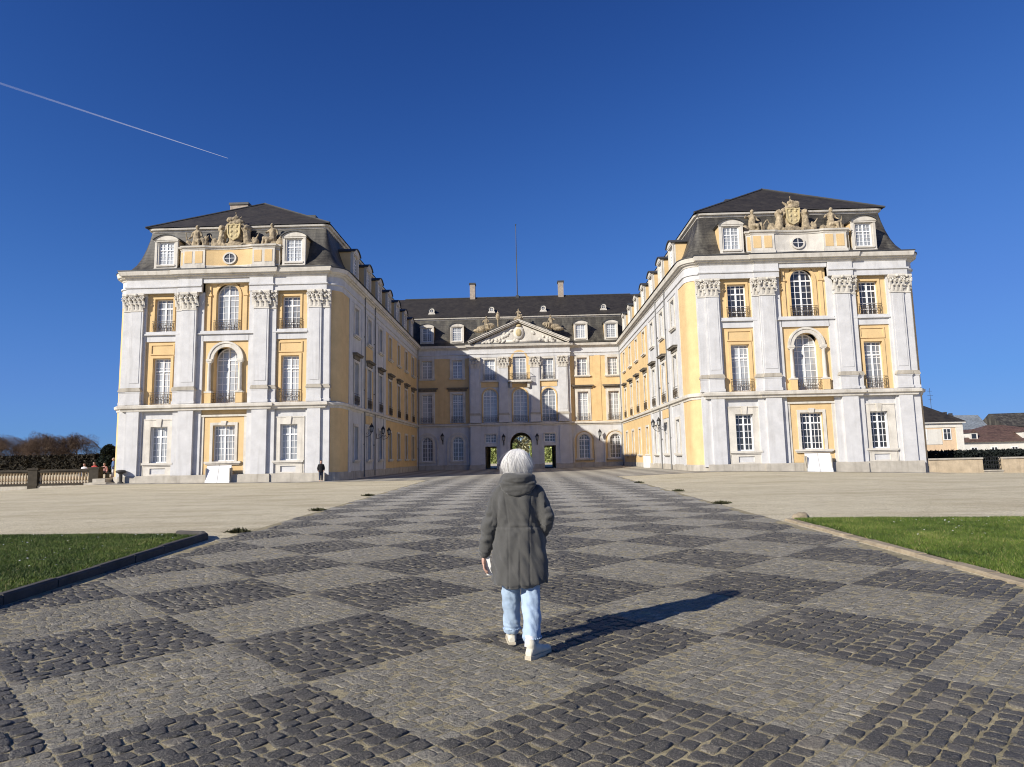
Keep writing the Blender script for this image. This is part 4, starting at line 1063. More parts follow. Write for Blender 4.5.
# chimneys, ridge house, pole
def chimney(x, y, w, d, z0, z1, mat='brick'):
    c = MB(W0); c.box(x-w/2, x+w/2, y-d/2, y+d/2, z0, z1); o = part(c, 'chimney', mat)
    k = MB(W0); k.box(x-w/2-.1, x+w/2+.1, y-d/2-.1, y+d/2+.1, z1, z1+.22); k.build('chimney_cap', M['lead'], o)
    return o
chimney(5.8, YB+8.2, .8, 1.2, 24.5, 28.2); chimney(-7.8, YB+8.2, .8, 1.2, 24.5, 28.2)
chimney(-27.8, 61.2, 1.75, 1.2, 22, 26.85); chimney(-20.7, 60.5, 1.3, 1.0, 22, 25.1); chimney(20.9, 62.5, 1.2, 1.0, 22, 26.3)
fp = MB(W0); fp.bar((-.9, YB+8, 26), (-.93, YB+8, 37.6), .09, 8, .045); fp.ell((-.93, YB+8, 37.65), (.12, .12, .12)); fp.box(-1.15, -.65, YB+7.75, YB+8.25, 25.9, 26.35); part(fp, 'flagpole', 'lead')

# lanterns on brackets
def lantern():
    root = empty('wall_lantern', (0, 0, 0), 'x', 'wall lantern', 'black wall lanterns round the court')
    a = MB(); a.box(-.08, .08, -.05, .0, -.5, .35)
    for k in range(8):
        t0, t1 = math.pi/2*k/8, math.pi/2*(k+1)/8
        a.bar((0, -.05-1.0*math.sin(t0), -.45+.75*(1-math.cos(t0))), (0, -.05-1.0*math.sin(t1), -.45+.75*(1-math.cos(t1))), .035, 6)
    for k in range(10):
        t0, t1 = .6*k, .6*(k+1); r0, r1 = .22*(1-k/12), .22*(1-(k+1)/12)
        a.bar((0, -.4-r0*math.cos(t0), .0+r0*math.sin(t0)), (0, -.4-r1*math.cos(t1), .0+r1*math.sin(t1)), .022, 5)
    a.build('bracket', M['black'], root)
    b = MB(); b.lathe((0, -1.05, 0), [(.14, .28), (.17, .34), (.30, .98)], 6); b.build('lantern_glass', M['lampglass'], root)
    c = MB(); c.lathe((0, -1.05, 0), [(.37, .98), (.37, 1.04), (.24, 1.2), (.2, 1.32), (.10, 1.42), (.03, 1.62)], 6)
    for k in range(6):
        t = math.pi*2*k/6; c.bar((.18*math.cos(t), -1.05+.18*math.sin(t), .3), (.315*math.cos(t), -1.05+.315*math.sin(t), 1.0), .026, 5)
    c.lathe((0, -1.05, 0), [(.05, .2), (.2, .3), (.2, .36)], 6); c.build('lantern_hood', M['black'], root)
    return root
lp = lantern(); first = True
LN = [(SL, 8.4, 4.0, 'black lantern on the shaded left court wall, nearest of three there'), (SL, 13.2, 4.0, 'black lantern on the shaded left court wall, middle of three there'), (SL, 16.0, 4.0, 'black lantern on the shaded left court wall, farthest of three there'),
      (SR, -13.0, 4.1, 'black lantern on the sunlit right court wall, farther of two beside the stone door bay'), (SR, -10.2, 4.1, 'black lantern on the sunlit right court wall, nearer of two beside the stone door bay'),
      (FB, -10.8, 3.9, 'black lantern between the two arched ground floor windows left of the gateway'), (FB, -2.35, 3.6, 'black lantern just left of the central gateway arch'),
      (FB, 2.2, 3.6, 'black lantern just right of the central gateway arch'), (FB, 10.8, 4.0, 'black lantern between the arched ground floor windows right of the gateway')]
for i, (fr, u, z, lab) in enumerate(LN):
    yy = -.72 if (fr is FB and abs(u) < 5) else -.02
    loc = (fr @ Vector((u, yy, z)))+Vector((PX, PY, 0))
    o = lp if i == 0 else dup(lp)
    o.location = loc; o.rotation_euler.z = RZ[id(fr)]; o['label'] = lab
    o.scale = (.62, .62, .62) if fr is not FB else (.75, .6, .75)

# ------------------------------------------------------------------ the walking woman
PW = (-.08, 5.42)
SKIN = simple('skin', (.55, .33, .25), .55, .1, 12, .05)
COATM = simple('grey_parka', (.078, .076, .070), .82, .22, 9, .35, 220, .25)
JEANS = simple('light_blue_denim', (.40, .51, .64), .9, .22, 7, .4, 260)
SHOE = simple('cream_sneaker', (.62, .58, .47), .6, .12, 20, .1)
SOLE = simple('sneaker_sole', (.50, .44, .33), .7, .15, 20, .1)
SOCK = simple('white_sock', (.75, .74, .76), .9, .05, 40, .3)
HAIRM = simple('white_hair', (.58, .565, .535), .45, .12, 30, 0)
PAPER = simple('paper', (.80, .78, .74), .7, .05, 10, 0)

def limb(mb, pts, n=14):
    """tapered chain of capsules: pts = [(x,y,z,r), ...]"""
    for (a, b) in zip(pts, pts[1:]):
        mb.bar(a[:3], b[:3], a[3], n, b[3])
    for p in pts: mb.ell(p[:3], (p[3],)*3, n, 8)
def loft(mb, rings, n=40):
    """rings = [(z, cx, cy, rx, ry)] squashed ellipses"""
    vs_ = []; m = len(rings)
    for z, cx, cy, rx, ry in rings:
        for i in range(n):
            t = 2*math.pi*i/n; c, s = math.cos(t), math.sin(t); e = .86
            vs_.append((cx+rx*math.copysign(abs(c)**e, c), cy+ry*math.copysign(abs(s)**e, s), z))
    fs = [(k*n+i, k*n+(i+1) % n, (k+1)*n+(i+1) % n, (k+1)*n+i) for k in range(m-1) for i in range(n)]
    fs += [tuple(range(n-1, -1, -1)), tuple(range((m-1)*n, m*n))]
    mb.add(vs_, fs)

# body: one continuous surface (head, neck, trunk, arms with hands, legs)
b = MB()
loft(b, [(.76, 0, 0, .13, .085), (.86, 0, 0, .15, .10), (1.0, 0, 0, .125, .09), (1.15, 0, 0, .15, .10), (1.26, 0, 0, .165, .085), (1.33, 0, 0, .08, .06)])
limb(b, [(0, -.005, 1.30, .055), (0, .015, 1.42, .05)])
b.ell((0, .03, 1.50), (.072, .092, .112), 20, 14); b.ell((0, .045, 1.45), (.055, .07, .065), 16, 10)
b.ell((0, .13, 1.488), (.014, .022, .022)); b.ell((0, .118, 1.51), (.011, .018, .03)); b.ell((0, .114, 1.452), (.024, .012, .008))
for s in (-1, 1):
    b.ell((s*.03, .108, 1.508), (.012, .010, .009)); b.ell((s*.073, .02, 1.49), (.010, .022, .032))
    b.ell((s*.032, .105, 1.525), (.022, .012, .006))
limb(b, [(-.15, 0, 1.26, .05), (-.225, -.01, 1.03, .042), (-.285, .05, .80, .030), (-.292, .06, .765, .028)])
limb(b, [(.15, 0, 1.26, .05), (.225, -.05, 1.05, .042), (.19, .09, .93, .030), (.17, .13, .90, .026)])
limb(b, [(-.08, 0, .80, .070), (-.082, .065, .46, .048), (-.08, .155, .11, .036), (-.08, .19, .07, .034), (-.08, .30, .045, .028)])
limb(b, [(.08, 0, .80, .070), (.084, -.045, .46, .048), (.09, -.165, .12, .036), (.09, -.15, .08, .034), (.10, -.05, .045, .028)])
# left hand holding a leaflet: palm, four fingers of unequal length curling forward, thumb from the side
hx, hy, hz = -.297, .068, .735
b.ell((hx, hy, hz-.03), (.019, .036, .046), 12, 8)
for k, (dy, ln) in enumerate(((.026, .070), (.009, .080), (-.009, .074), (-.026, .058))):
    a = (hx, hy+dy, hz-.065); m1 = (hx+.004, hy+dy*1.05, hz-.065-ln*.45); m2 = (hx+.018, hy+dy*1.0, hz-.065-ln*.78); e = (hx+.030, hy+dy*.95, hz-.065-ln*.88)
    limb(b, [(*a, .0092), (*m1, .0085), (*m2, .0078), (*e, .007)], 10)
limb(b, [(hx+.006, hy+.03, hz-.015, .012), (hx+.024, hy+.046, hz-.045, .0098), (hx+.030, hy+.040, hz-.078, .0082)], 10)
# right hand closed inside the pocket
b.ell((.165, .145, .87), (.02, .035, .045), 12, 8)
for k in range(4): limb(b, [(.165, .165-.017*k, .845, .009), (.158, .165-.017*k, .805, .0085), (.15, .165-.017*k, .785, .0075)], 10)
limb(b, [(.15, .175, .88, .011), (.14, .185, .84, .009)], 10)
woman = b.build('person', SKIN, None, True, (PW[0], PW[1], 0)); remesh(woman, .0042, 1)
tag(woman, 'white-haired person in a dark parka and pale jeans walking away on the chequered paving', 'person')

# parka
c = MB()
loft(c, [(.54, .006, -.02, .222, .150), (.58, .006, -.01, .234, .162), (.66, .004, 0, .232, .166), (.80, .0, 0, .212, .158), (.92, .002, 0, .196, .146), (1.02, .003, 0, .186, .136),
         (1.12, .002, -.004, .188, .136), (1.21, .0, -.008, .190, .130), (1.265, 0, -.01, .178, .115), (1.305, 0, -.012, .140, .098), (1.345, 0, -.01, .095, .082), (1.375, 0, -.005, .082, .076)], 48)
loft(c, [(.515, .0, -.07, .11, .085), (.555, .0, -.06, .19, .105), (.60, 0, -.05, .215, .115)], 36)      # longer back tail
limb(c, [(-.145, -.005, 1.245, .076), (-.19, -.012, 1.15, .073), (-.230, -.012, 1.02, .067), (-.262, .02, .90, .063), (-.284, .05, .795, .054)], 18)
limb(c, [(.145, -.005, 1.245, .076), (.192, -.025, 1.15, .074), (.228, -.045, 1.05, .066), (.215, .02, .975, .060), (.185, .095, .915, .056), (.16, .12, .895, .05)], 18)
c.ell((.165, .10, .86), (.07, .07, .09), 14, 9)
coat = c.build('parka', COATM, woman, True); remesh(coat, .0075, 4)
def wrinkle(p):
    body = p.z < 1.25 and abs(p.x) < .2
    v = 0
    if abs(p.x) < .215:
        v += .015*noise.noise(Vector((p.x*14+p.z*3*(1 if p.x > 0 else -1), p.y*9, p.z*3.4)))+.010*(abs(noise.noise(Vector((p.x*9+p.z*6, 7, p.z*5))))-.2)+.007*noise.noise(Vector((p.x*26+p.z*12, p.y*20, p.z*7)))
        v += .014*max(0, 1-abs(p.z-.99)/.10)*noise.noise(Vector((p.x*22, 3, p.z*20)))-.006*math.exp(-((p.z-.99)/.008)**2)
        for sx in (-1, 1):
            xs_ = sx*(.085+.03*max(0, (p.z-1.0))/.3)
            v -= .0045*math.exp(-((p.x-xs_)/.006)**2)*(1 if p.y < 0 else 0)
        v -= .004*math.exp(-(p.x/.006)**2)*(1 if p.y < 0 and p.z < .72 else 0)
        v += .007*max(0, (.75-p.z)/.25)*noise.noise(Vector((p.x*16, p.y*12, 5)))
    else:
        v += .020*noise.noise(Vector((p.x*8, p.y*10, p.z*22)))+.007*noise.noise(Vector((p.x*20+p.z*20, p.y*18, p.z*14)))
    return v
displace(coat, wrinkle)
# hood lying on the shoulders, with its open rim
h = MB(); n = 28
for k in range(n):
    a0, a1 = 2*math.pi*k/n, 2*math.pi*(k+1)/n
    def rp(a):
        bk = max(0, -math.sin(a))
        return (.112*math.cos(a), -.03+.098*math.sin(a)-.02*bk, 1.375-.022*math.sin(a)*0+.012*bk, .034+.012*bk)
    p, q = rp(a0), rp(a1); h.bar(p[:3], q[:3], p[3], 10, q[3]); h.ell(p[:3], (p[3],)*3, 8, 6)
h.ell((0, -.105, 1.325), (.152, .060, .068), 20, 12); h.ell((0, -.115, 1.285), (.118, .048, .045), 18, 10)
h.ell((-.09, -.05, 1.345), (.07, .06, .04)); h.ell((.09, -.05, 1.345), (.07, .06, .04))
hood = h.build('hood', COATM, coat, True); remesh(hood, .0065, 3)
displace(hood, lambda p: .013*noise.noise(Vector((p.x*9, p.y*9, p.z*34)))+.003*noise.noise(Vector((p.x*30, p.y*20, p.z*40)))-.006*math.exp(-((p.z-1.325-.25*p.x*p.x)/.008)**2)*(1 if p.y < -.09 else 0))
# pocket flaps, cuffs
f = MB(); limb(f, [(-.281, .045, .812, .0535), (-.2885, .053, .778, .0525)], 20); cf = f.build('cuff', COATM, coat, True)
f = MB()
vs_ = []
for i in range(9):
    x = .095+.10*i/8; vs_ += [(x, -.150+.045*((x-.0)/.2)**2, .80), (x, -.158+.045*((x-.0)/.2)**2, .735)]
# jeans
j = MB()
loft(j, [(.70, 0, 0, .165, .115), (.80, 0, 0, .165, .118), (.90, 0, 0, .15, .11)], 30)
limb(j, [(-.082, 0, .74, .094), (-.080, .04, .60, .086), (-.078, .075, .46, .078), (-.077, .12, .30, .073), (-.076, .158, .145, .071)], 18)
limb(j, [(.084, 0, .74, .094), (.084, -.02, .60, .087), (.085, -.045, .46, .079), (.087, -.105, .30, .074), (.088, -.172, .165, .072)], 18)
jeans = j.build('jeans', JEANS, woman, True); remesh(jeans, .0075, 3)
def jw(p):
    v = .012*noise.noise(Vector((p.x*12, p.y*12, p.z*14+p.x*22)))+.0035*noise.noise(Vector((p.x*26, p.y*26, p.z*30)))
    v += .008*max(0, (.26-p.z)/.14)*noise.noise(Vector((p.x*9, p.y*9, p.z*42)))
    return v
displace(jeans, jw)
for s, ax, ay, az in ((-1, -.076, .160, .078), (1, .088, -.174, .098)):
    cu = MB(); zt = az+.062 if s < 0 else az+.055
    for k in range(24):
        a0, a1 = 2*math.pi*k/24, 2*math.pi*(k+1)/24; rr = .074
        cu.bar((ax+rr*math.cos(a0), ay+.0+rr*math.sin(a0), zt), (ax+rr*math.cos(a1), ay+rr*math.sin(a1), zt), .0055, 6)
    cu.build('trouser_hem', JEANS, jeans, True)
# shoes and socks
def shoe(hx, hy, yaw, lift):
    rot = Matrix.Translation((hx, hy, 0)) @ Matrix.Rotation(yaw, 4, 'Z') @ Matrix.Translation((0, 0, .012)) @ Matrix.Rotation(-lift, 4, 'X')
    s = MB(rot)
    prof = [(-.02, .0, .028, .05), (.0, 0, .034, .085), (.05, 0, .036, .095), (.10, 0, .038, .088), (.15, .002, .043, .068), (.20, .004, .045, .055), (.245, .004, .034, .045), (.265, .004, .014, .034)]
    n = 20; vs2 = []
    for y, cx, w, hgt in prof:
        for i in range(n):
            t = 2*math.pi*i/n; vs2.append((cx+w*math.cos(t), y, .012+hgt*.5+hgt*.5*math.sin(t)))
    s.add(vs2, [(k*n+i, k*n+(i+1) % n, (k+1)*n+(i+1) % n, (k+1)*n+i) for k in range(len(prof)-1) for i in range(n)]+[tuple(range(n)), tuple(range((len(prof)-1)*n, len(prof)*n))])
    limb(s, [(0, .03, .07, .038), (0, .022, .105, .040)], 16)
    o = s.build('sneaker', SHOE, woman, True); remesh(o, .005, 2)
    so_ = MB(rot); out = [(-.030, -.024), (-.034, .01), (-.040, .10), (-.046, .18), (-.040, .235), (-.018, .272), (.016, .274), (.042, .24), (.050, .18), (.042, .10), (.036, .01), (.030, -.024)]
    m = len(out); so_.add([(x, y, z) for z in (-.006, .026) for x, y in out], [tuple(range(m)), tuple(range(2*m-1, m-1, -1))]+[(i, (i+1) % m, m+(i+1) % m, m+i) for i in range(m)])
    so_.build('sole', SOLE, o, 40)
    k = MB(); k.bar((hx, hy+.035, .09), (hx+.012, hy+.055, .17), .040, 16, .043); k.build('sock', SOCK, woman, True)
shoe(-.078, .125, .08, 0.0); shoe(.066, -.262, -.62, 0.0)
# hair: a chin-length bob, soft cap plus separate locks
hb = MB()
hb.ell((0, .012, 1.512), (.092, .112, .104), 24, 16); hb.ell((0, -.03, 1.475), (.096, .086, .085), 22, 14)
for s in (-1, 1): hb.ell((s*.074, .02, 1.462), (.034, .066, .078), 16, 10)
hair = hb.build('hair', HAIRM, woman, True); remesh(hair, .007, 3)
def hairn(p):
    a = math.atan2(p.x, -p.y+.02)
    return .006*noise.noise(Vector((a*9, p.z*5, 1)))+.005*noise.noise(Vector((a*26, p.z*7, 4)))
displace(hair, hairn)
def locks():
    rg = np.random.default_rng(5); V = []; F = []; tone = []; off = 0; NS = 8000
    top = Vector((.0, .0, 1.617))
    for i in range(NS):
        a = rg.uniform(0, 2*math.pi)
        if -.85 < (a-math.pi/2) < .85 and rg.random() < .8: continue     # face side (+y) kept mostly free
        r0 = rg.uniform(0, 1)**.7
        segs = 9; pts = []; ln = rg.uniform(.84, 1.12); wob = rg.normal(0, .0055); cl = noise.noise(Vector((a*6, 0, 2)))
        st = rg.uniform(.0, .55); hr_ = rg.random()
        for k in range(segs+1):
            t = st+(1-st)*k/segs; ph = t*ln*2.02
            rx, ry = .098, .115
            if ph < 1.45: q = Vector((rx*math.sin(ph)*math.cos(a), ry*math.sin(ph)*math.sin(a), 1.512+.109*math.cos(ph)))
            else:
                d = ph-1.45; q = Vector((rx*1.0*math.cos(a)*(1+.10*math.sin(d*3)-.30*d*d*1.6), ry*math.sin(a)*(1+.06*math.sin(d*3)-.30*d*d*1.6), 1.525-d*.168))
            q.y -= .012*t
            dr = Vector((math.cos(a), math.sin(a), .3)); q += dr*(.003+.003*hr_+.007*cl*t)+Vector((math.cos(a*1.0+1.57), math.sin(a+1.57), 0))*(wob*k*.8+.010*math.sin(t*4+a*5)*t)
            pts.append(q)
        w = rg.uniform(.0007, .0017)
        tang = Vector((-math.sin(a), math.cos(a), 0)); nr = Vector((math.cos(a), math.sin(a), .2))
        for k, q in enumerate(pts):
            ww = w*(1-.75*(k/segs)**3); V += [q-tang*ww, q+nr*ww*.9, q+tang*ww]
        for k in range(segs):
            o = off+k*3; F += [(o, o+1, o+4, o+3), (o+1, o+2, o+5, o+4)]
        tone += [rg.uniform(0, 1)]*(3*(segs+1)); off += 3*(segs+1)
    m, nt, bs = nodes('white_hair_locks'); at = N(nt, 'ShaderNodeAttribute', attribute_name='tone')
    link(nt, ramp(nt, at.outputs['Fac'], [(0, (.40, .385, .36)), (.25, (.60, .585, .555)), (1, (.82, .80, .77))]), bs.inputs['Base Color'])
    bs.inputs['Roughness'].default_value = .42
    npmesh('hair_locks', [tuple(v) for v in V], [np.array(F)], m, hair, True, {'tone': tone})
locks()
# leaflet in her left hand
lf = MB(Matrix.Translation((PW[0]+hx+.034, PW[1]+hy-.004, hz-.072)) @ Matrix.Rotation(R(-8), 4, 'Y') @ Matrix.Rotation(R(16), 4, 'X') @ Matrix.Rotation(R(-22), 4, 'Z'))
for k, (a, z0) in enumerate(((0, 0), (.10, .002))):
    lf.add([(-.026, -.0015+a*.02, -.085), (.026, .001+a*.06, -.085), (.026, .001+a*.06, .085), (-.026, -.0015+a*.02, .085), (-.026, .0005+a*.02, -.085), (.026, .003+a*.06, -.085), (.026, .003+a*.06, .085), (-.026, .0005+a*.02, .085)],
           [(0, 1, 2, 3), (7, 6, 5, 4), (0, 1, 5, 4), (1, 2, 6, 5), (2, 3, 7, 6), (3, 0, 4, 7)])
tag(lf.build('leaflet', PAPER), 'folded white leaflet held in the left hand of the white-haired walker', 'leaflet')

# ------------------------------------------------------------------ forecourt: balustrade and terrace on the left
tz = .55
ter = MB(); ter.add([(-33.55, 52.1, tz), (-33.55, 110, tz), (-160, 110, tz), (-160, 52.1, tz)], [(0, 1, 2, 3)])
tag(ter.build('terrace', M['gravel']), kind='structure')
st = empty('terrace_steps', (-34.0, 51.3, 0), 'low pale stone steps up to the terrace beside the left palace corner', 'steps')
for x0, x1, y0_, z0, z1 in ((-.8, .95, -.9, -.4, .26), (-.45, .55, -.4, .25, .555)):
    s_ = MB(); s_.box(x0, x1, y0_, .9, z0, z1); s_.build('step', M['plinth'], st)
BX0, BX1, BY = -62.0, -34.45, 51.9
bal = empty('balustrade', (BX0, BY, 0), 'weathered stone balustrade with pale bulbous balusters and dark rails left of the palace', 'balustrade')
LEN = BX1-BX0; D = M['darkstone']
bs = MB(); bs.box(0, LEN, -.2, .2, -2, .10); bs.build('base_wall', M['plinth'], bal)
bs = MB(); bs.box(0, LEN, -.26, .26, .09, .24); bs.build('base_rail', D, bal)
rl = MB(); rl.box(0, LEN, -.19, .19, 1.10, 1.2); rl.box(0, LEN, -.25, .25, 1.195, 1.36); rl.build('handrail', D, bal)
PIERS = [LEN-.4-5.0*k for k in range(6)]
pm_ = None
for x in PIERS:
    if pm_ is None:
        pp = MB(); pp.box(-.38, .38, -.3, .3, -2, 1.36); pp.box(-.46, .46, -.36, .36, 1.345, 1.48); pp.box(-.44, .44, -.34, .34, .08, .26)
        pm_ = pp.build('pier', D, bal, loc=(x, 0, 0))
    else: dup(pm_, (x, 0, 0))
b0 = None
x = LEN-1.0
while x > 2:
    if all(abs(x-p) > .46 for p in PIERS):
        if b0 is None:
            bb = MB(); bb.lathe((0, 0, .24), [(.09, 0), (.09, .07), (.045, .11), (.055, .16), (.10, .30), (.095, .38), (.05, .60), (.042, .66), (.065, .70), (.065, .74), (.085, .77), (.085, .87)], 10)
            b0 = bb.build('baluster', M['sandstone'], bal, 50, (x, 0, 0))
        else: dup(b0, (x, 0, 0))
    x -= .245
# mushroom-shaped stone post at the palace corner
po = MB(); po.lathe((0, 0, 0), [(.22, -.2), (.22, .12), (.12, .2), (.13, .75), (.2, .85), (.36, .92), (.38, 1.0), (.30, 1.08), (.12, 1.12)], 14)
tag(po.build('stone_urn', M['kerb_dark'], None, 40, (-32.0, 50.6, .1)), 'dark urn-shaped stone post standing against the left palace corner', 'urn')

# small people
def small_person(loc, rz, jacket, trousers, hairc, label, seated=False, scale=1., group=None):
    jk = [simple('jacket_cloth', jacket, .85), simple('trouser_cloth', trousers, .85), simple('hair_dark', hairc, .6)]
    b = MB(); hip = .45 if seated else .86
    dz = hip-.86
    b.ell((0, .02, 1.55+dz), (.075, .095, .115), 12, 9); limb(b, [(0, 0, 1.36+dz, .055), (0, .01, 1.46+dz, .05)], 8)
    b.ell((0, .115, 1.54+dz), (.015, .025, .025), 6, 5)
    loft(b, [(.84+dz, 0, 0, .15, .10), (1.05+dz, 0, 0, .14, .10), (1.25+dz, 0, 0, .17, .10), (1.36+dz, 0, 0, .09, .06)], 16)
    for s in (-1, 1):
        limb(b, [(s*.18, 0, 1.29+dz, .05), (s*.24, -.02, 1.05+dz, .045), (s*.22, .14 if seated else .06, .86+dz, .035), (s*.20, .24 if seated else .10, .80+dz, .035)], 8)
        if seated: limb(b, [(s*.09, 0, .5, .08), (s*.1, .42, .5, .065), (s*.1, .42, .1, .05), (s*.1, .55, .05, .04)], 8)
        else: limb(b, [(s*.085, 0, .84, .085), (s*.09, .03*s, .46, .06), (s*.09, .06*s, .09, .045), (s*.09, .06*s+.14, .045, .04)], 8)
    o = b.build('person', SKIN, None, True, loc, rz); remesh(o, .018, 1)
    c = MB(); loft(c, [(.72+dz if not seated else .46, 0, 0, .19, .14), (1.0+dz, 0, 0, .175, .13), (1.25+dz, 0, 0, .205, .13), (1.34+dz, 0, 0, .15, .10), (1.40+dz, 0, 0, .075, .07)], 18)
    for s in (-1, 1): limb(c, [(s*.17, 0, 1.29+dz, .075), (s*.245, -.02, 1.05+dz, .065), (s*.225, .12 if seated else .05, .88+dz, .055)], 10)
    j_ = c.build('jacket', jk[0], o, True); remesh(j_, .02, 1)
    c = MB()
    for s in (-1, 1):
        if seated: limb(c, [(s*.09, 0, .52, .11), (s*.1, .42, .52, .085), (s*.1, .43, .14, .065)], 10)
        else: limb(c, [(s*.085, 0, .86, .105), (s*.09, .03*s, .46, .078), (s*.09, .06*s, .12, .065)], 10)
    t_ = c.build('trousers', jk[1], o, True); remesh(t_, .02, 1)
    c = MB(); c.ell((0, -.005, 1.585+dz), (.09, .10, .10), 12, 8); c.ell((0, -.05, 1.52+dz), (.08, .06, .09), 10, 7); c.build('hair', jk[2], o, True)
    o.scale = (scale,)*3
    return tag(o, label, 'person', group)
small_person((-34.95, 54.2, tz), 2.2, (.10, .17, .34), (.55, .55, .56), (.35, .30, .24), 'person in blue jacket and pale trousers standing on the terrace by the palace')
small_person((-34.45, 54.8, tz), .6, (.03, .02, .02), (.04, .03, .03), (.03, .02, .015), 'person in black standing right beside the person in the blue jacket', scale=.97)
gx, gy = -35.75, 53.5
bn = empty('bench', (gx, gy, tz), 'dark wooden bench behind the balustrade with people seated on it', 'bench')
w_ = MB(); w_.box(-1.6, 1.0, -.25, .2, .40, .45); w_.build('seat', M['lead'], bn)
for xx in (-1.3, .8):
    w_ = MB(); w_.box(xx-.05, xx+.05, -.22, .18, -.02, .40); w_.build('leg', M['lead'], bn)
small_person((gx-1.2, gy, tz), R(185), (.70, .70, .70), (.10, .12, .18), (.04, .03, .02), 'seated person in a white top behind the balustrade, leftmost on the bench', True)
small_person((gx-.35, gy, tz), R(172), (.42, .06, .05), (.06, .06, .07), (.05, .03, .02), 'seated person in a red top behind the balustrade, between the white and pink tops', True, 1.08)
small_person((gx+.5, gy, tz), R(180), (.50, .26, .24), (.05, .06, .10), (.08, .05, .03), 'seated person in a dusty pink top behind the balustrade, nearest its end pier', True)
small_person((-16.05, 50.35, float(gz(-16.05, 50.35))+.012), R(200), (.012, .012, .014), (.03, .04, .07), (.02, .015, .012), 'person in a black jacket standing against the right corner of the left palace wing', scale=.98)

# ------------------------------------------------------------------ vegetation
def leafy(name, color, seed_var=.5):
    m, nt, b = nodes(name); at = N(nt, 'ShaderNodeAttribute', attribute_name='tone')
    link(nt, ramp(nt, at.outputs['Fac'], [(0, dark(color, 1-seed_var)), (1, dark(color, 1+seed_var))]), b.inputs['Base Color'])
    b.inputs['Roughness'].default_value = .75; b.inputs['Specular IOR Level'].default_value = .2
    return m
def leaf_cloud(name, P, size, mat, parent, seed, elong=1.6):
    rg = np.random.default_rng(seed); n = len(P)
    d1 = rg.normal(size=(n, 3)); d1 /= np.linalg.norm(d1, axis=1, keepdims=True)
    d2 = np.cross(d1, rg.normal(size=(n, 3))); d2 /= np.linalg.norm(d2, axis=1, keepdims=True)
    s = size*rg.uniform(.6, 1.3, (n, 1))
    V = np.stack([P-d1*s*elong, P+d2*s*.5, P+d1*s*elong, P-d2*s*.5], 1).reshape(-1, 3)
    tone = np.clip(rg.normal(.5, .25, n), 0, 1)
    o = npmesh(name, V, [np.arange(4*n).reshape(-1, 4)], mat, parent, False, {'tone': np.repeat(tone, 4)})
    return o
TWIG = leafy('bare_twigs', (.115, .075, .05), .55)
BARK = pm('bark', (.10, .08, .06), var=.4, scale=3, bump=.5)
def bare_tree(loc, hgt, wid, seed, label, n=34000):
    t = empty('bare_tree', loc, label, 'tree', 'bare winter trees beyond the hedge'); rg = random.Random(seed); tips = []
    mb = MB()
    def grow(p, d, L, r, lev):
        q = p+d*L; mb.bar(p, q, r, 6, r*.68)
        if lev == 0: tips.append((p, q)); return
        for k in range(rg.choice((3, 3, 4))):
            ax = Vector((rg.gauss(0, 1), rg.gauss(0, 1), rg.gauss(0, .6))); nd = (d*1.0+ax.normalized()*rg.uniform(.5, .95)+Vector((0, 0, .12))).normalized()
            grow(p+d*L*rg.uniform(.65, 1), nd, L*rg.uniform(.62, .82), r*.55, lev-1)
    grow(Vector((0, 0, -.5)), Vector((rg.uniform(-.06, .06), 0, 1)), hgt*.30, hgt*.022, 4)
    mz = max(q.z for _, q in tips); mx = max(max(abs(q.x), abs(q.y)) for _, q in tips)
    sz, sx = hgt/mz*.95, wid*.5/mx
    sc = lambda v: Vector((v.x*sx, v.y*sx, v.z*sz))
    mb.v = [sc(v) for v in mb.v]
    mb.build('trunk', BARK, t)
    rgn = np.random.default_rng(seed); idx = rgn.integers(0, len(tips), n); tt = rgn.uniform(0, 1.25, n)[:, None]
    a = np.array([sc(tips[i][0]) for i in range(len(tips))])[idx]; b_ = np.array([sc(tips[i][1]) for i in range(len(tips))])[idx]
    P = a+(b_-a)*tt+rgn.normal(0, hgt*.022, (n, 3))
    ev = rgn.normal(size=(n, 3)); ev /= np.linalg.norm(ev, axis=1, keepdims=True); ev *= rgn.uniform(.25, 1, (n, 1))**.4
    lumpy = 1+.16*np.sin(ev[:, :1]*6+seed)+.14*np.sin(ev[:, 2:]*8+ev[:, 1:2]*5+seed*3)
    E_ = ev*lumpy*np.array([wid*.47, wid*.47, hgt*.42])+np.array([0, 0, hgt*.55]); us = (rgn.random(n) < .72) & (E_[:, 2] > hgt*.1); P[us] = E_[us]
    rg2 = np.random.default_rng(seed+1); d = (b_-a); d /= np.linalg.norm(d, axis=1, keepdims=True)+1e-9; d = d+rg2.normal(0, .6, (n, 3)); d /= np.linalg.norm(d, axis=1, keepdims=True)
    ln = hgt*.03*rg2.uniform(.5, 1.4, (n, 1)); s = np.cross(d, rg2.normal(size=(n, 3))); s /= np.linalg.norm(s, axis=1, keepdims=True); wdt = hgt*.0026
    V = np.stack([P-s*wdt, P+d*ln, P+s*wdt], 1).reshape(-1, 3)
    npmesh('twigs', V, [np.arange(3*n).reshape(-1, 3)], TWIG, t, False, {'tone': np.repeat(np.clip(rg2.normal(.5, .28, n), 0, 1), 3)})
    return t
Yt = 150.
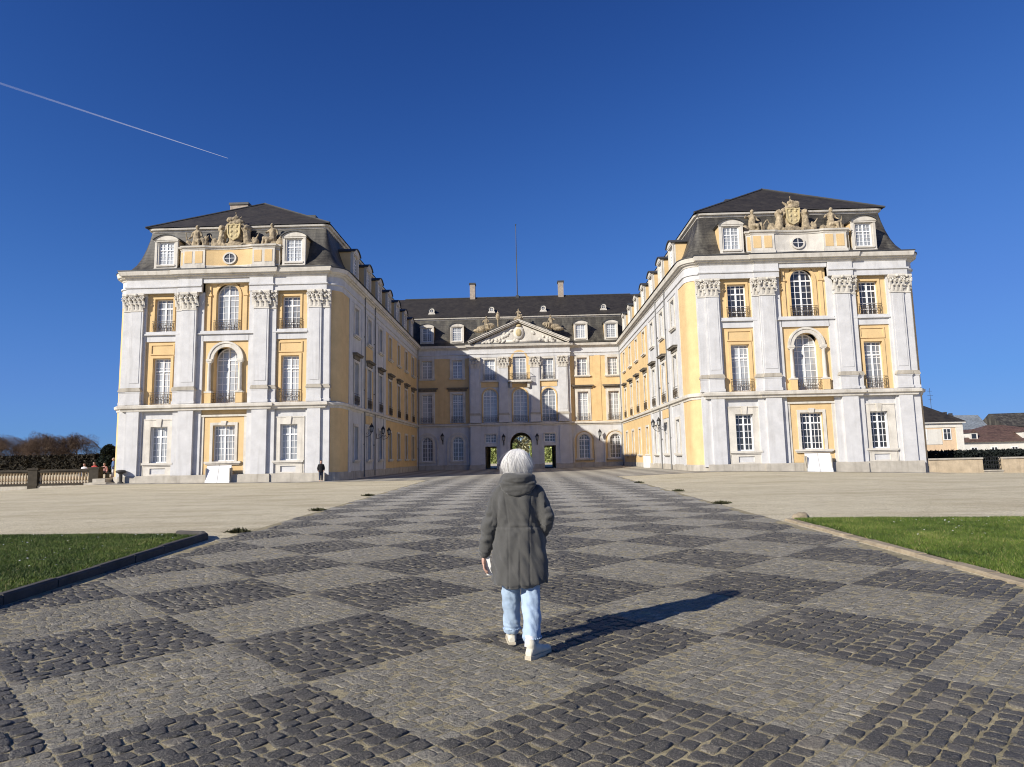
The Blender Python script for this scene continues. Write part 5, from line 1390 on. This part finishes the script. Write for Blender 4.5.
for (px_, h_, w_, sd, lab) in ((-123, 9.2, 12, 1, 'leftmost bare brown tree crown above the dark hedge, cut by the frame'), (-118, 9.6, 12, 2, 'bare tree with reddish twigs above the hedge, second from the left edge'),
                               (-113, 9.8, 11, 3, 'broad bare brown tree above the hedge, third from the left edge'), (-107.5, 9.7, 9.5, 4, 'bare tree at the right end of the row, sky showing through its branches'), (-131, 10, 14, 5, 'bare tree half outside the left edge of the view')):
    bare_tree((px_, Yt+(sd % 3)*3, -.3), h_, w_, sd, lab)
HEDGE = leafy('dark_hornbeam', (.030, .024, .014), .6)
def hedge(x0, x1, y0, y1, z0, z1, n, mat, label, name='hedge', seed=3, size=.16):
    h = empty(name, ((x0+x1)/2, (y0+y1)/2, z0), label, 'hedge'); rg = np.random.default_rng(seed)
    cx, cy = (x0+x1)/2, (y0+y1)/2; w, d, hh = x1-x0, y1-y0, z1-z0
    P = np.stack([rg.uniform(-w/2, w/2, n), rg.uniform(-d/2, d/2, n), rg.uniform(0, hh, n)], -1)
    face = rg.integers(0, 3, n); P[face == 0, 1] = -d/2+rg.normal(0, .07, (face == 0).sum()); P[face == 1, 2] = hh+rg.normal(0, .07, (face == 1).sum())
    f2 = rg.random(n) < .1; P[f2, 0] = np.sign(P[f2, 0])*w/2
    leaf_cloud('foliage', P, size, mat, h, seed)
    m = MB(); m.box(-w/2+.15, w/2-.15, -d/2+.15, d/2-.15, -.2, hh-.15); m.build('branch_core', mat, h)
    return h
hedge(-150, -55.2, 82, 84.5, 0, 2.9, 34000, HEDGE, 'long dark clipped hedge behind the balustrade')
EVER = leafy('dark_evergreen', (.018, .026, .018), .6)
def cone_tree(loc, h, r, seed, label):
    t = empty('evergreen_tree', loc, label, 'tree'); rg = np.random.default_rng(seed); n = 7000
    z = rg.uniform(.06, 1, n)**.8; a = rg.uniform(0, 6.283, n); lump_ = 1+.25*np.sin(a*3+z*9)+.15*np.sin(a*7-z*17)
    rr = r*np.sqrt(np.clip(1-z**2.2, 0, 1))*lump_*rg.uniform(.6, 1, n)**.5
    leaf_cloud('crown', np.stack([rr*np.cos(a), rr*np.sin(a), z*h], -1), .16, EVER, t, seed)
    k = MB(); k.bar((0, 0, -.3), (0, 0, h*.8), .14, 8, .05); k.build('trunk', BARK, t)
cone_tree((-52.2, 80, 0), 4.1, 1.25, 9, 'small dark evergreen showing between the hedge and the left palace wall')
cone_tree((-50.2, 81.5, 0), 4.7, 1.7, 10, 'dark evergreen closest to the left palace wall, half hidden by it')

# ------------------------------------------------------------------ right side: parapet, hedge and houses
par = empty('parapet_wall', (31.2, 51.6, -.5), 'low sandstone parapet wall running from the right palace corner, with an iron grille', 'wall')
def pw_(x0, x1):
    w = MB(); w.box(x0-31.2, x1-31.2, -.22, .22, -.4, 1.20); w.build('wall', M['sandstone'], par)
    c = MB(); c.box(x0-31.2-.01, x1-31.2+.01, -.30, .30, 1.19, 1.31); c.build('coping', M['plinth'], par)
pw_(31.25, 35.42); pw_(36.95, 60)
w = MB(); w.box(35.42-31.2, 36.95-31.2, -.20, .20, -.4, .26); w.box(35.42-31.2, 36.95-31.2, -.27, .27, .25, .34); w.build('sill', M['plinth'], par)
g = MB()
for k in range(9): g.box(4.22+1.53*k/8-.018, 4.22+1.53*k/8+.018, -.02, .02, .34, 1.36)
for z in (.45, .75, 1.05, 1.33): g.box(4.22, 5.75, -.03, .03, z-.018, z+.018)
g.build('grille', M['black'], par)
YEW = leafy('dark_yew', (.012, .016, .014), .5)
hedge(31.8, 58, 55.5, 57.5, -1.0, 1.22, 26000, YEW, 'black-green clipped yew hedge behind the sandstone parapet', seed=8, size=.10)
M['housewhite'] = pm('house_render', (.70, .67, .60), var=.1, stain=.2, bscale=10)
M['housepeach'] = pm('peach_render', (.70, .52, .34), var=.12, stain=.15, bscale=10)
def house_window(mb_parent, x, y, z, w, h):
    f = MB(); ring(f, [(x-w/2-.1, z-.1), (x+w/2+.1, z-.1), (x+w/2+.1, z+h+.1), (x-w/2-.1, z+h+.1)], [(x-w/2, z), (x+w/2, z), (x+w/2, z+h), (x-w/2, z+h)], y-.08, y+.02)
    f.box(x-.04, x+.04, y-.06, y+.02, z, z+h); f.box(x-w/2, x+w/2, y-.055, y+.02, z+h*.62-.03, z+h*.62+.03)
    o = f.build('window', M['white'], mb_parent); p = MB(); p.flat([(x-w/2, z), (x+w/2, z), (x+w/2, z+h), (x-w/2, z+h)], [], y-.02); p.build('pane', M['pane_dark'], o)
hs = empty('peach_house', (57.0, 100, -1), 'cream and peach house with a dark hipped roof beyond the right palace wing', 'house')
w = MB(); w.box(-12, 9.3, 0, 14, -1, 6.45); w.build('wall', M['housepeach'], hs)
w = MB(); w.box(8.35, 9.42, -.08, .2, -1, 6.44); w.build('corner_pilaster', M['housewhite'], hs)
w = MB(); w.box(-12, 9.3, -.10, .02, 5.75, 6.4); w.build('frieze', M['housewhite'], hs)
w = MB(); w.box(-12, 8.3, -.06, .02, 1.9, 2.25); w.build('string_band', M['housewhite'], hs)
w = MB(); w.box(1.5, 6.2, -.05, .02, 3.2, 5.5); w.build('render_panel', M['housewhite'], hs)
w = MB(); w.box(-12.4, 9.7, -.45, 14.4, 6.40, 6.62); w.build('eaves', M['housewhite'], hs)
w = MB(); w.add([(-12.5, -.55, 6.62), (9.8, -.55, 6.62), (9.8, 14.5, 6.62), (-12.5, 14.5, 6.62), (-5, 7, 12.4), (1.6, 7, 12.2), (6.6, 2.2, 8.0)], [(0, 1, 5, 4), (1, 2, 5), (2, 3, 4, 5), (3, 0, 4)]); w.build('roof', M['slate'], hs)
house_window(hs, 7.0, 0, 3.95, 1.0, 1.55); house_window(hs, 7.0, 0, 1.0, 1.0, .6); house_window(hs, 3.4, 0, 3.95, 1.0, 1.55)
ws = empty('white_house', (78, 112, -1), 'long low white house with brown tiled roof and small dormers, right of peach house', 'house')
w = MB(); w.box(-4.0, 22, 0, 10, -1, 3.55); w.build('wall', M['housewhite'], ws)
w = MB(); w.add([(-4.4, -.5, 3.55), (22.4, -.5, 3.55), (22.4, 10.5, 3.55), (-4.4, 10.5, 3.55), (3.3, 4.2, 6.5), (6.2, 4.2, 6.5)], [(0, 1, 5, 4), (1, 2, 5), (2, 3, 4, 5), (3, 0, 4)]); w.build('roof', M['brown_roof'], ws)
for xx in (-1.6, 7.2):
    d = MB(); d.box(xx-.65, xx+.65, .35, 3, 3.9, 5.15); o = d.build('dormer', M['housewhite'], ws)
    d = MB(); d.prism([(xx-.85, 5.14), (xx+.85, 5.14), (xx, 5.75)], .2, 3.6); d.build('dormer_roof', M['brown_roof'], o)
    d = MB(); d.box(xx-.38, xx+.38, .32, .36, 4.15, 4.95); d.build('pane', M['pane_dark'], o)
for k in range(6): house_window(ws, -2+3.4*k, 0, 1.2, .9, 1.4)
bl = empty('slate_house', (88.5, 140, -1), 'house with a wide blue-grey slate roof behind the white house', 'house')
w = MB(); w.box(-2.5, 11, 0, 9, -1, 5.0); w.build('wall', M['bluegrey_roof'], bl)
w = MB(); w.add([(-3, -.4, 5), (11.4, -.4, 5), (11.4, 9.4, 5), (-3, 9.4, 5), (-3, 5, 9.9), (11.4, 5, 9.8)], [(0, 1, 5, 4), (2, 3, 4, 5), (0, 4, 3), (1, 2, 5)]); w.build('roof', M['bluegrey_roof'], bl)
for xx, hh in ((2.0, .5), (4.2, .8), (5.4, .5)):
    w = MB(); w.box(xx-.3, xx+.3, 4.6, 5.2, 8.9, 9.8+hh); w.build('roof_vent', M['lead'], bl)
rw = empty('terraced_house', (123.5, 150, -1), 'dark roofed terraced house with a chimney at the right edge, farthest of the houses', 'house')
w = MB(); w.box(-14.0, 14, 0, 9, -1, 7.2); w.build('wall', M['lead'], rw)
w = MB(); w.add([(-14.5, -.4, 7.2), (14.5, -.4, 7.2), (14.5, 9.4, 7.2), (-14.5, 9.4, 7.2), (-14.5, 4.5, 10.5), (14.5, 4.5, 10.8)], [(0, 1, 5, 4), (2, 3, 4, 5), (0, 4, 3), (1, 2, 5)]); w.build('roof', M['slate_low'], rw)
w = MB(); w.box(-.9, .9, 3.6, 5.2, 9, 12.2); w.build('chimney', M['brick'], rw)
for xx in (-13.2, -11.4, -9.6, -7.8): house_window(rw, xx, 0, 4.3, 1.0, 1.9)
an = MB(); an.bar((0, 0, 0), (0, 0, 12.2), .05, 6, .03)
for z, l in ((11.7, .7), (11.0, .9), (10.4, .6)): an.bar((-l/2, 0, z), (l/2, 0, z), .02, 4)
tag(an.build('antenna', M['lead'], None, False, (64.5, 104, -1)), 'thin aerial mast rising above the peach house roof', 'antenna')

# garden seen through the gateway
GARD = leafy('garden_green', (.30, .34, .12), .5)
hedge(-30, -3.2, 186, 190, 0, 5.2, 9000, GARD, 'sunlit garden hedge beyond the palace, left of the axis seen through the gateway', seed=21, size=.35)
hedge(1.2, 30, 186, 190, 0, 5.2, 9000, GARD, 'sunlit garden hedge beyond the palace, right of the axis seen through the gateway', seed=22, size=.35)
PALE = leafy('pale_spring_twigs', (.66, .64, .44), .35)
def far_tree(x, y, h, seed, label):
    t = empty('garden_tree', (x, y, 0), label, 'tree', 'pale trees at the end of the garden'); rg = np.random.default_rng(seed); n = 5200
    v = rg.normal(size=(n, 3)); v /= np.linalg.norm(v, axis=1, keepdims=True); v *= rg.uniform(.3, 1, (n, 1))**.5
    lum = 1+.25*np.sin(v[:, :1]*5+seed)+.2*np.sin(v[:, 2:]*7+seed*2)
    P = v*lum*np.array([h*.38, h*.38, h*.36])+np.array([0, 0, h*.62]); leaf_cloud('crown', P, .5, PALE, t, seed)
    k = MB(); k.bar((0, 0, -.3), (0, 0, h*.7), h*.03, 8, h*.01); k.build('trunk', BARK, t)
for i, (x, h) in enumerate(((-9, 12), (-2.5, 13), (4.5, 12), (10, 13), (-16, 13))):
    far_tree(x, 230+3*(i % 2), h, 31+i, ['pale leafless garden tree left of the axis beyond the gateway', 'pale tall garden tree on the axis beyond the gateway arch', 'pale rounded garden tree right of the axis beyond the gateway', 'pale garden tree far right beyond the right gateway door', 'pale garden tree far left beyond the left gateway door'][i])

# dark tufts where the gravel meets the paving
TUFT = leafy('dry_tuft', (.055, .055, .025), .6)
TL = [(237, 533, 'left'), (299, 516, 'left'), (356, 501, 'left'), (643, 485, 'right'), (671, 492, 'right'), (721, 504, 'right')]
TP = [(-6.50, 14.6), (-6.65, 20.6), (-7.0, 28.6), (6.2, 36.5), (6.3, 27.5), (5.95, 20.3)]
TW = ['nearest', 'middle', 'farthest', 'farthest', 'middle', 'nearest']
for i, ((x, y), wd) in enumerate(zip(TP, TW)):
    t = empty('weed_tuft', (x, y, .01), f'dark low tuft of weeds on the {"left" if i < 3 else "right"} edge of the paving, {wd} of three', 'weed tuft', 'weed tufts along the paving edge')
    rg = np.random.default_rng(40+i); n = 500; P = rg.normal(0, 1, (n, 3))*np.array([.10, .07, .018]); P[:, 2] = np.abs(P[:, 2])+.01
    leaf_cloud('leaves', P, .022, TUFT, t, 40+i, 2.5)
bm_ = MB(); bm_.ell((0, 0, .05), (.20, .15, .12), 12, 8); bo = bm_.build('boulder', M['kerb_light'], None, True, (6.25, 15.2, .0)); remesh(bo, .025, 1); displace(bo, lambda p: .03*noise.noise(p*9))
tag(bo, 'small rough sandstone lump at the far left corner of the right lawn', 'stone')

# contrail
def contrail():
    m, nt, b = nodes('contrail_ice'); tr = nt.nodes.new('ShaderNodeBsdfTransparent'); df = nt.nodes.new('ShaderNodeBsdfDiffuse'); df.inputs[0].default_value = (.9, .9, .9, 1)
    at = N(nt, 'ShaderNodeAttribute', attribute_name='tone'); mx = nt.nodes.new('ShaderNodeMixShader')
    link(nt, at.outputs['Fac'], mx.inputs[0]); link(nt, tr.outputs[0], mx.inputs[1]); link(nt, df.outputs[0], mx.inputs[2]); link(nt, mx.outputs[0], nt.nodes['Material Output'].inputs['Surface'])
    P0 = Vector((-.45222874, .94353932, .46997247))*3400; P1 = Vector((-.80263117, .9222516, .59262041))*3400; P2 = P1+(P1-P0)*1.2
    n = 60; k = 8; V = []; T = []; d = (P2-P0).normalized(); qq = d.to_track_quat('Z', 'Y')
    for i in range(n+1):
        t = i/n; c = P0.lerp(P2, t); r_ = .9+5.5*min(1, t*2.2)**.8
        for j in range(k):
            a = 2*math.pi*j/k; V.append(tuple(c+qq @ Vector((r_*math.cos(a), r_*math.sin(a), 0)))); T.append(.24-.195*min(1, t*2.4)**.5)
    F = np.array([[i*k+j, i*k+(j+1) % k, (i+1)*k+(j+1) % k, (i+1)*k+j] for i in range(n) for j in range(k)])
    o = npmesh('contrail', V, [F], m, None, True, {'tone': T}); tag(o, 'thin white aircraft contrail slanting across the blue sky', 'contrail')
contrail()
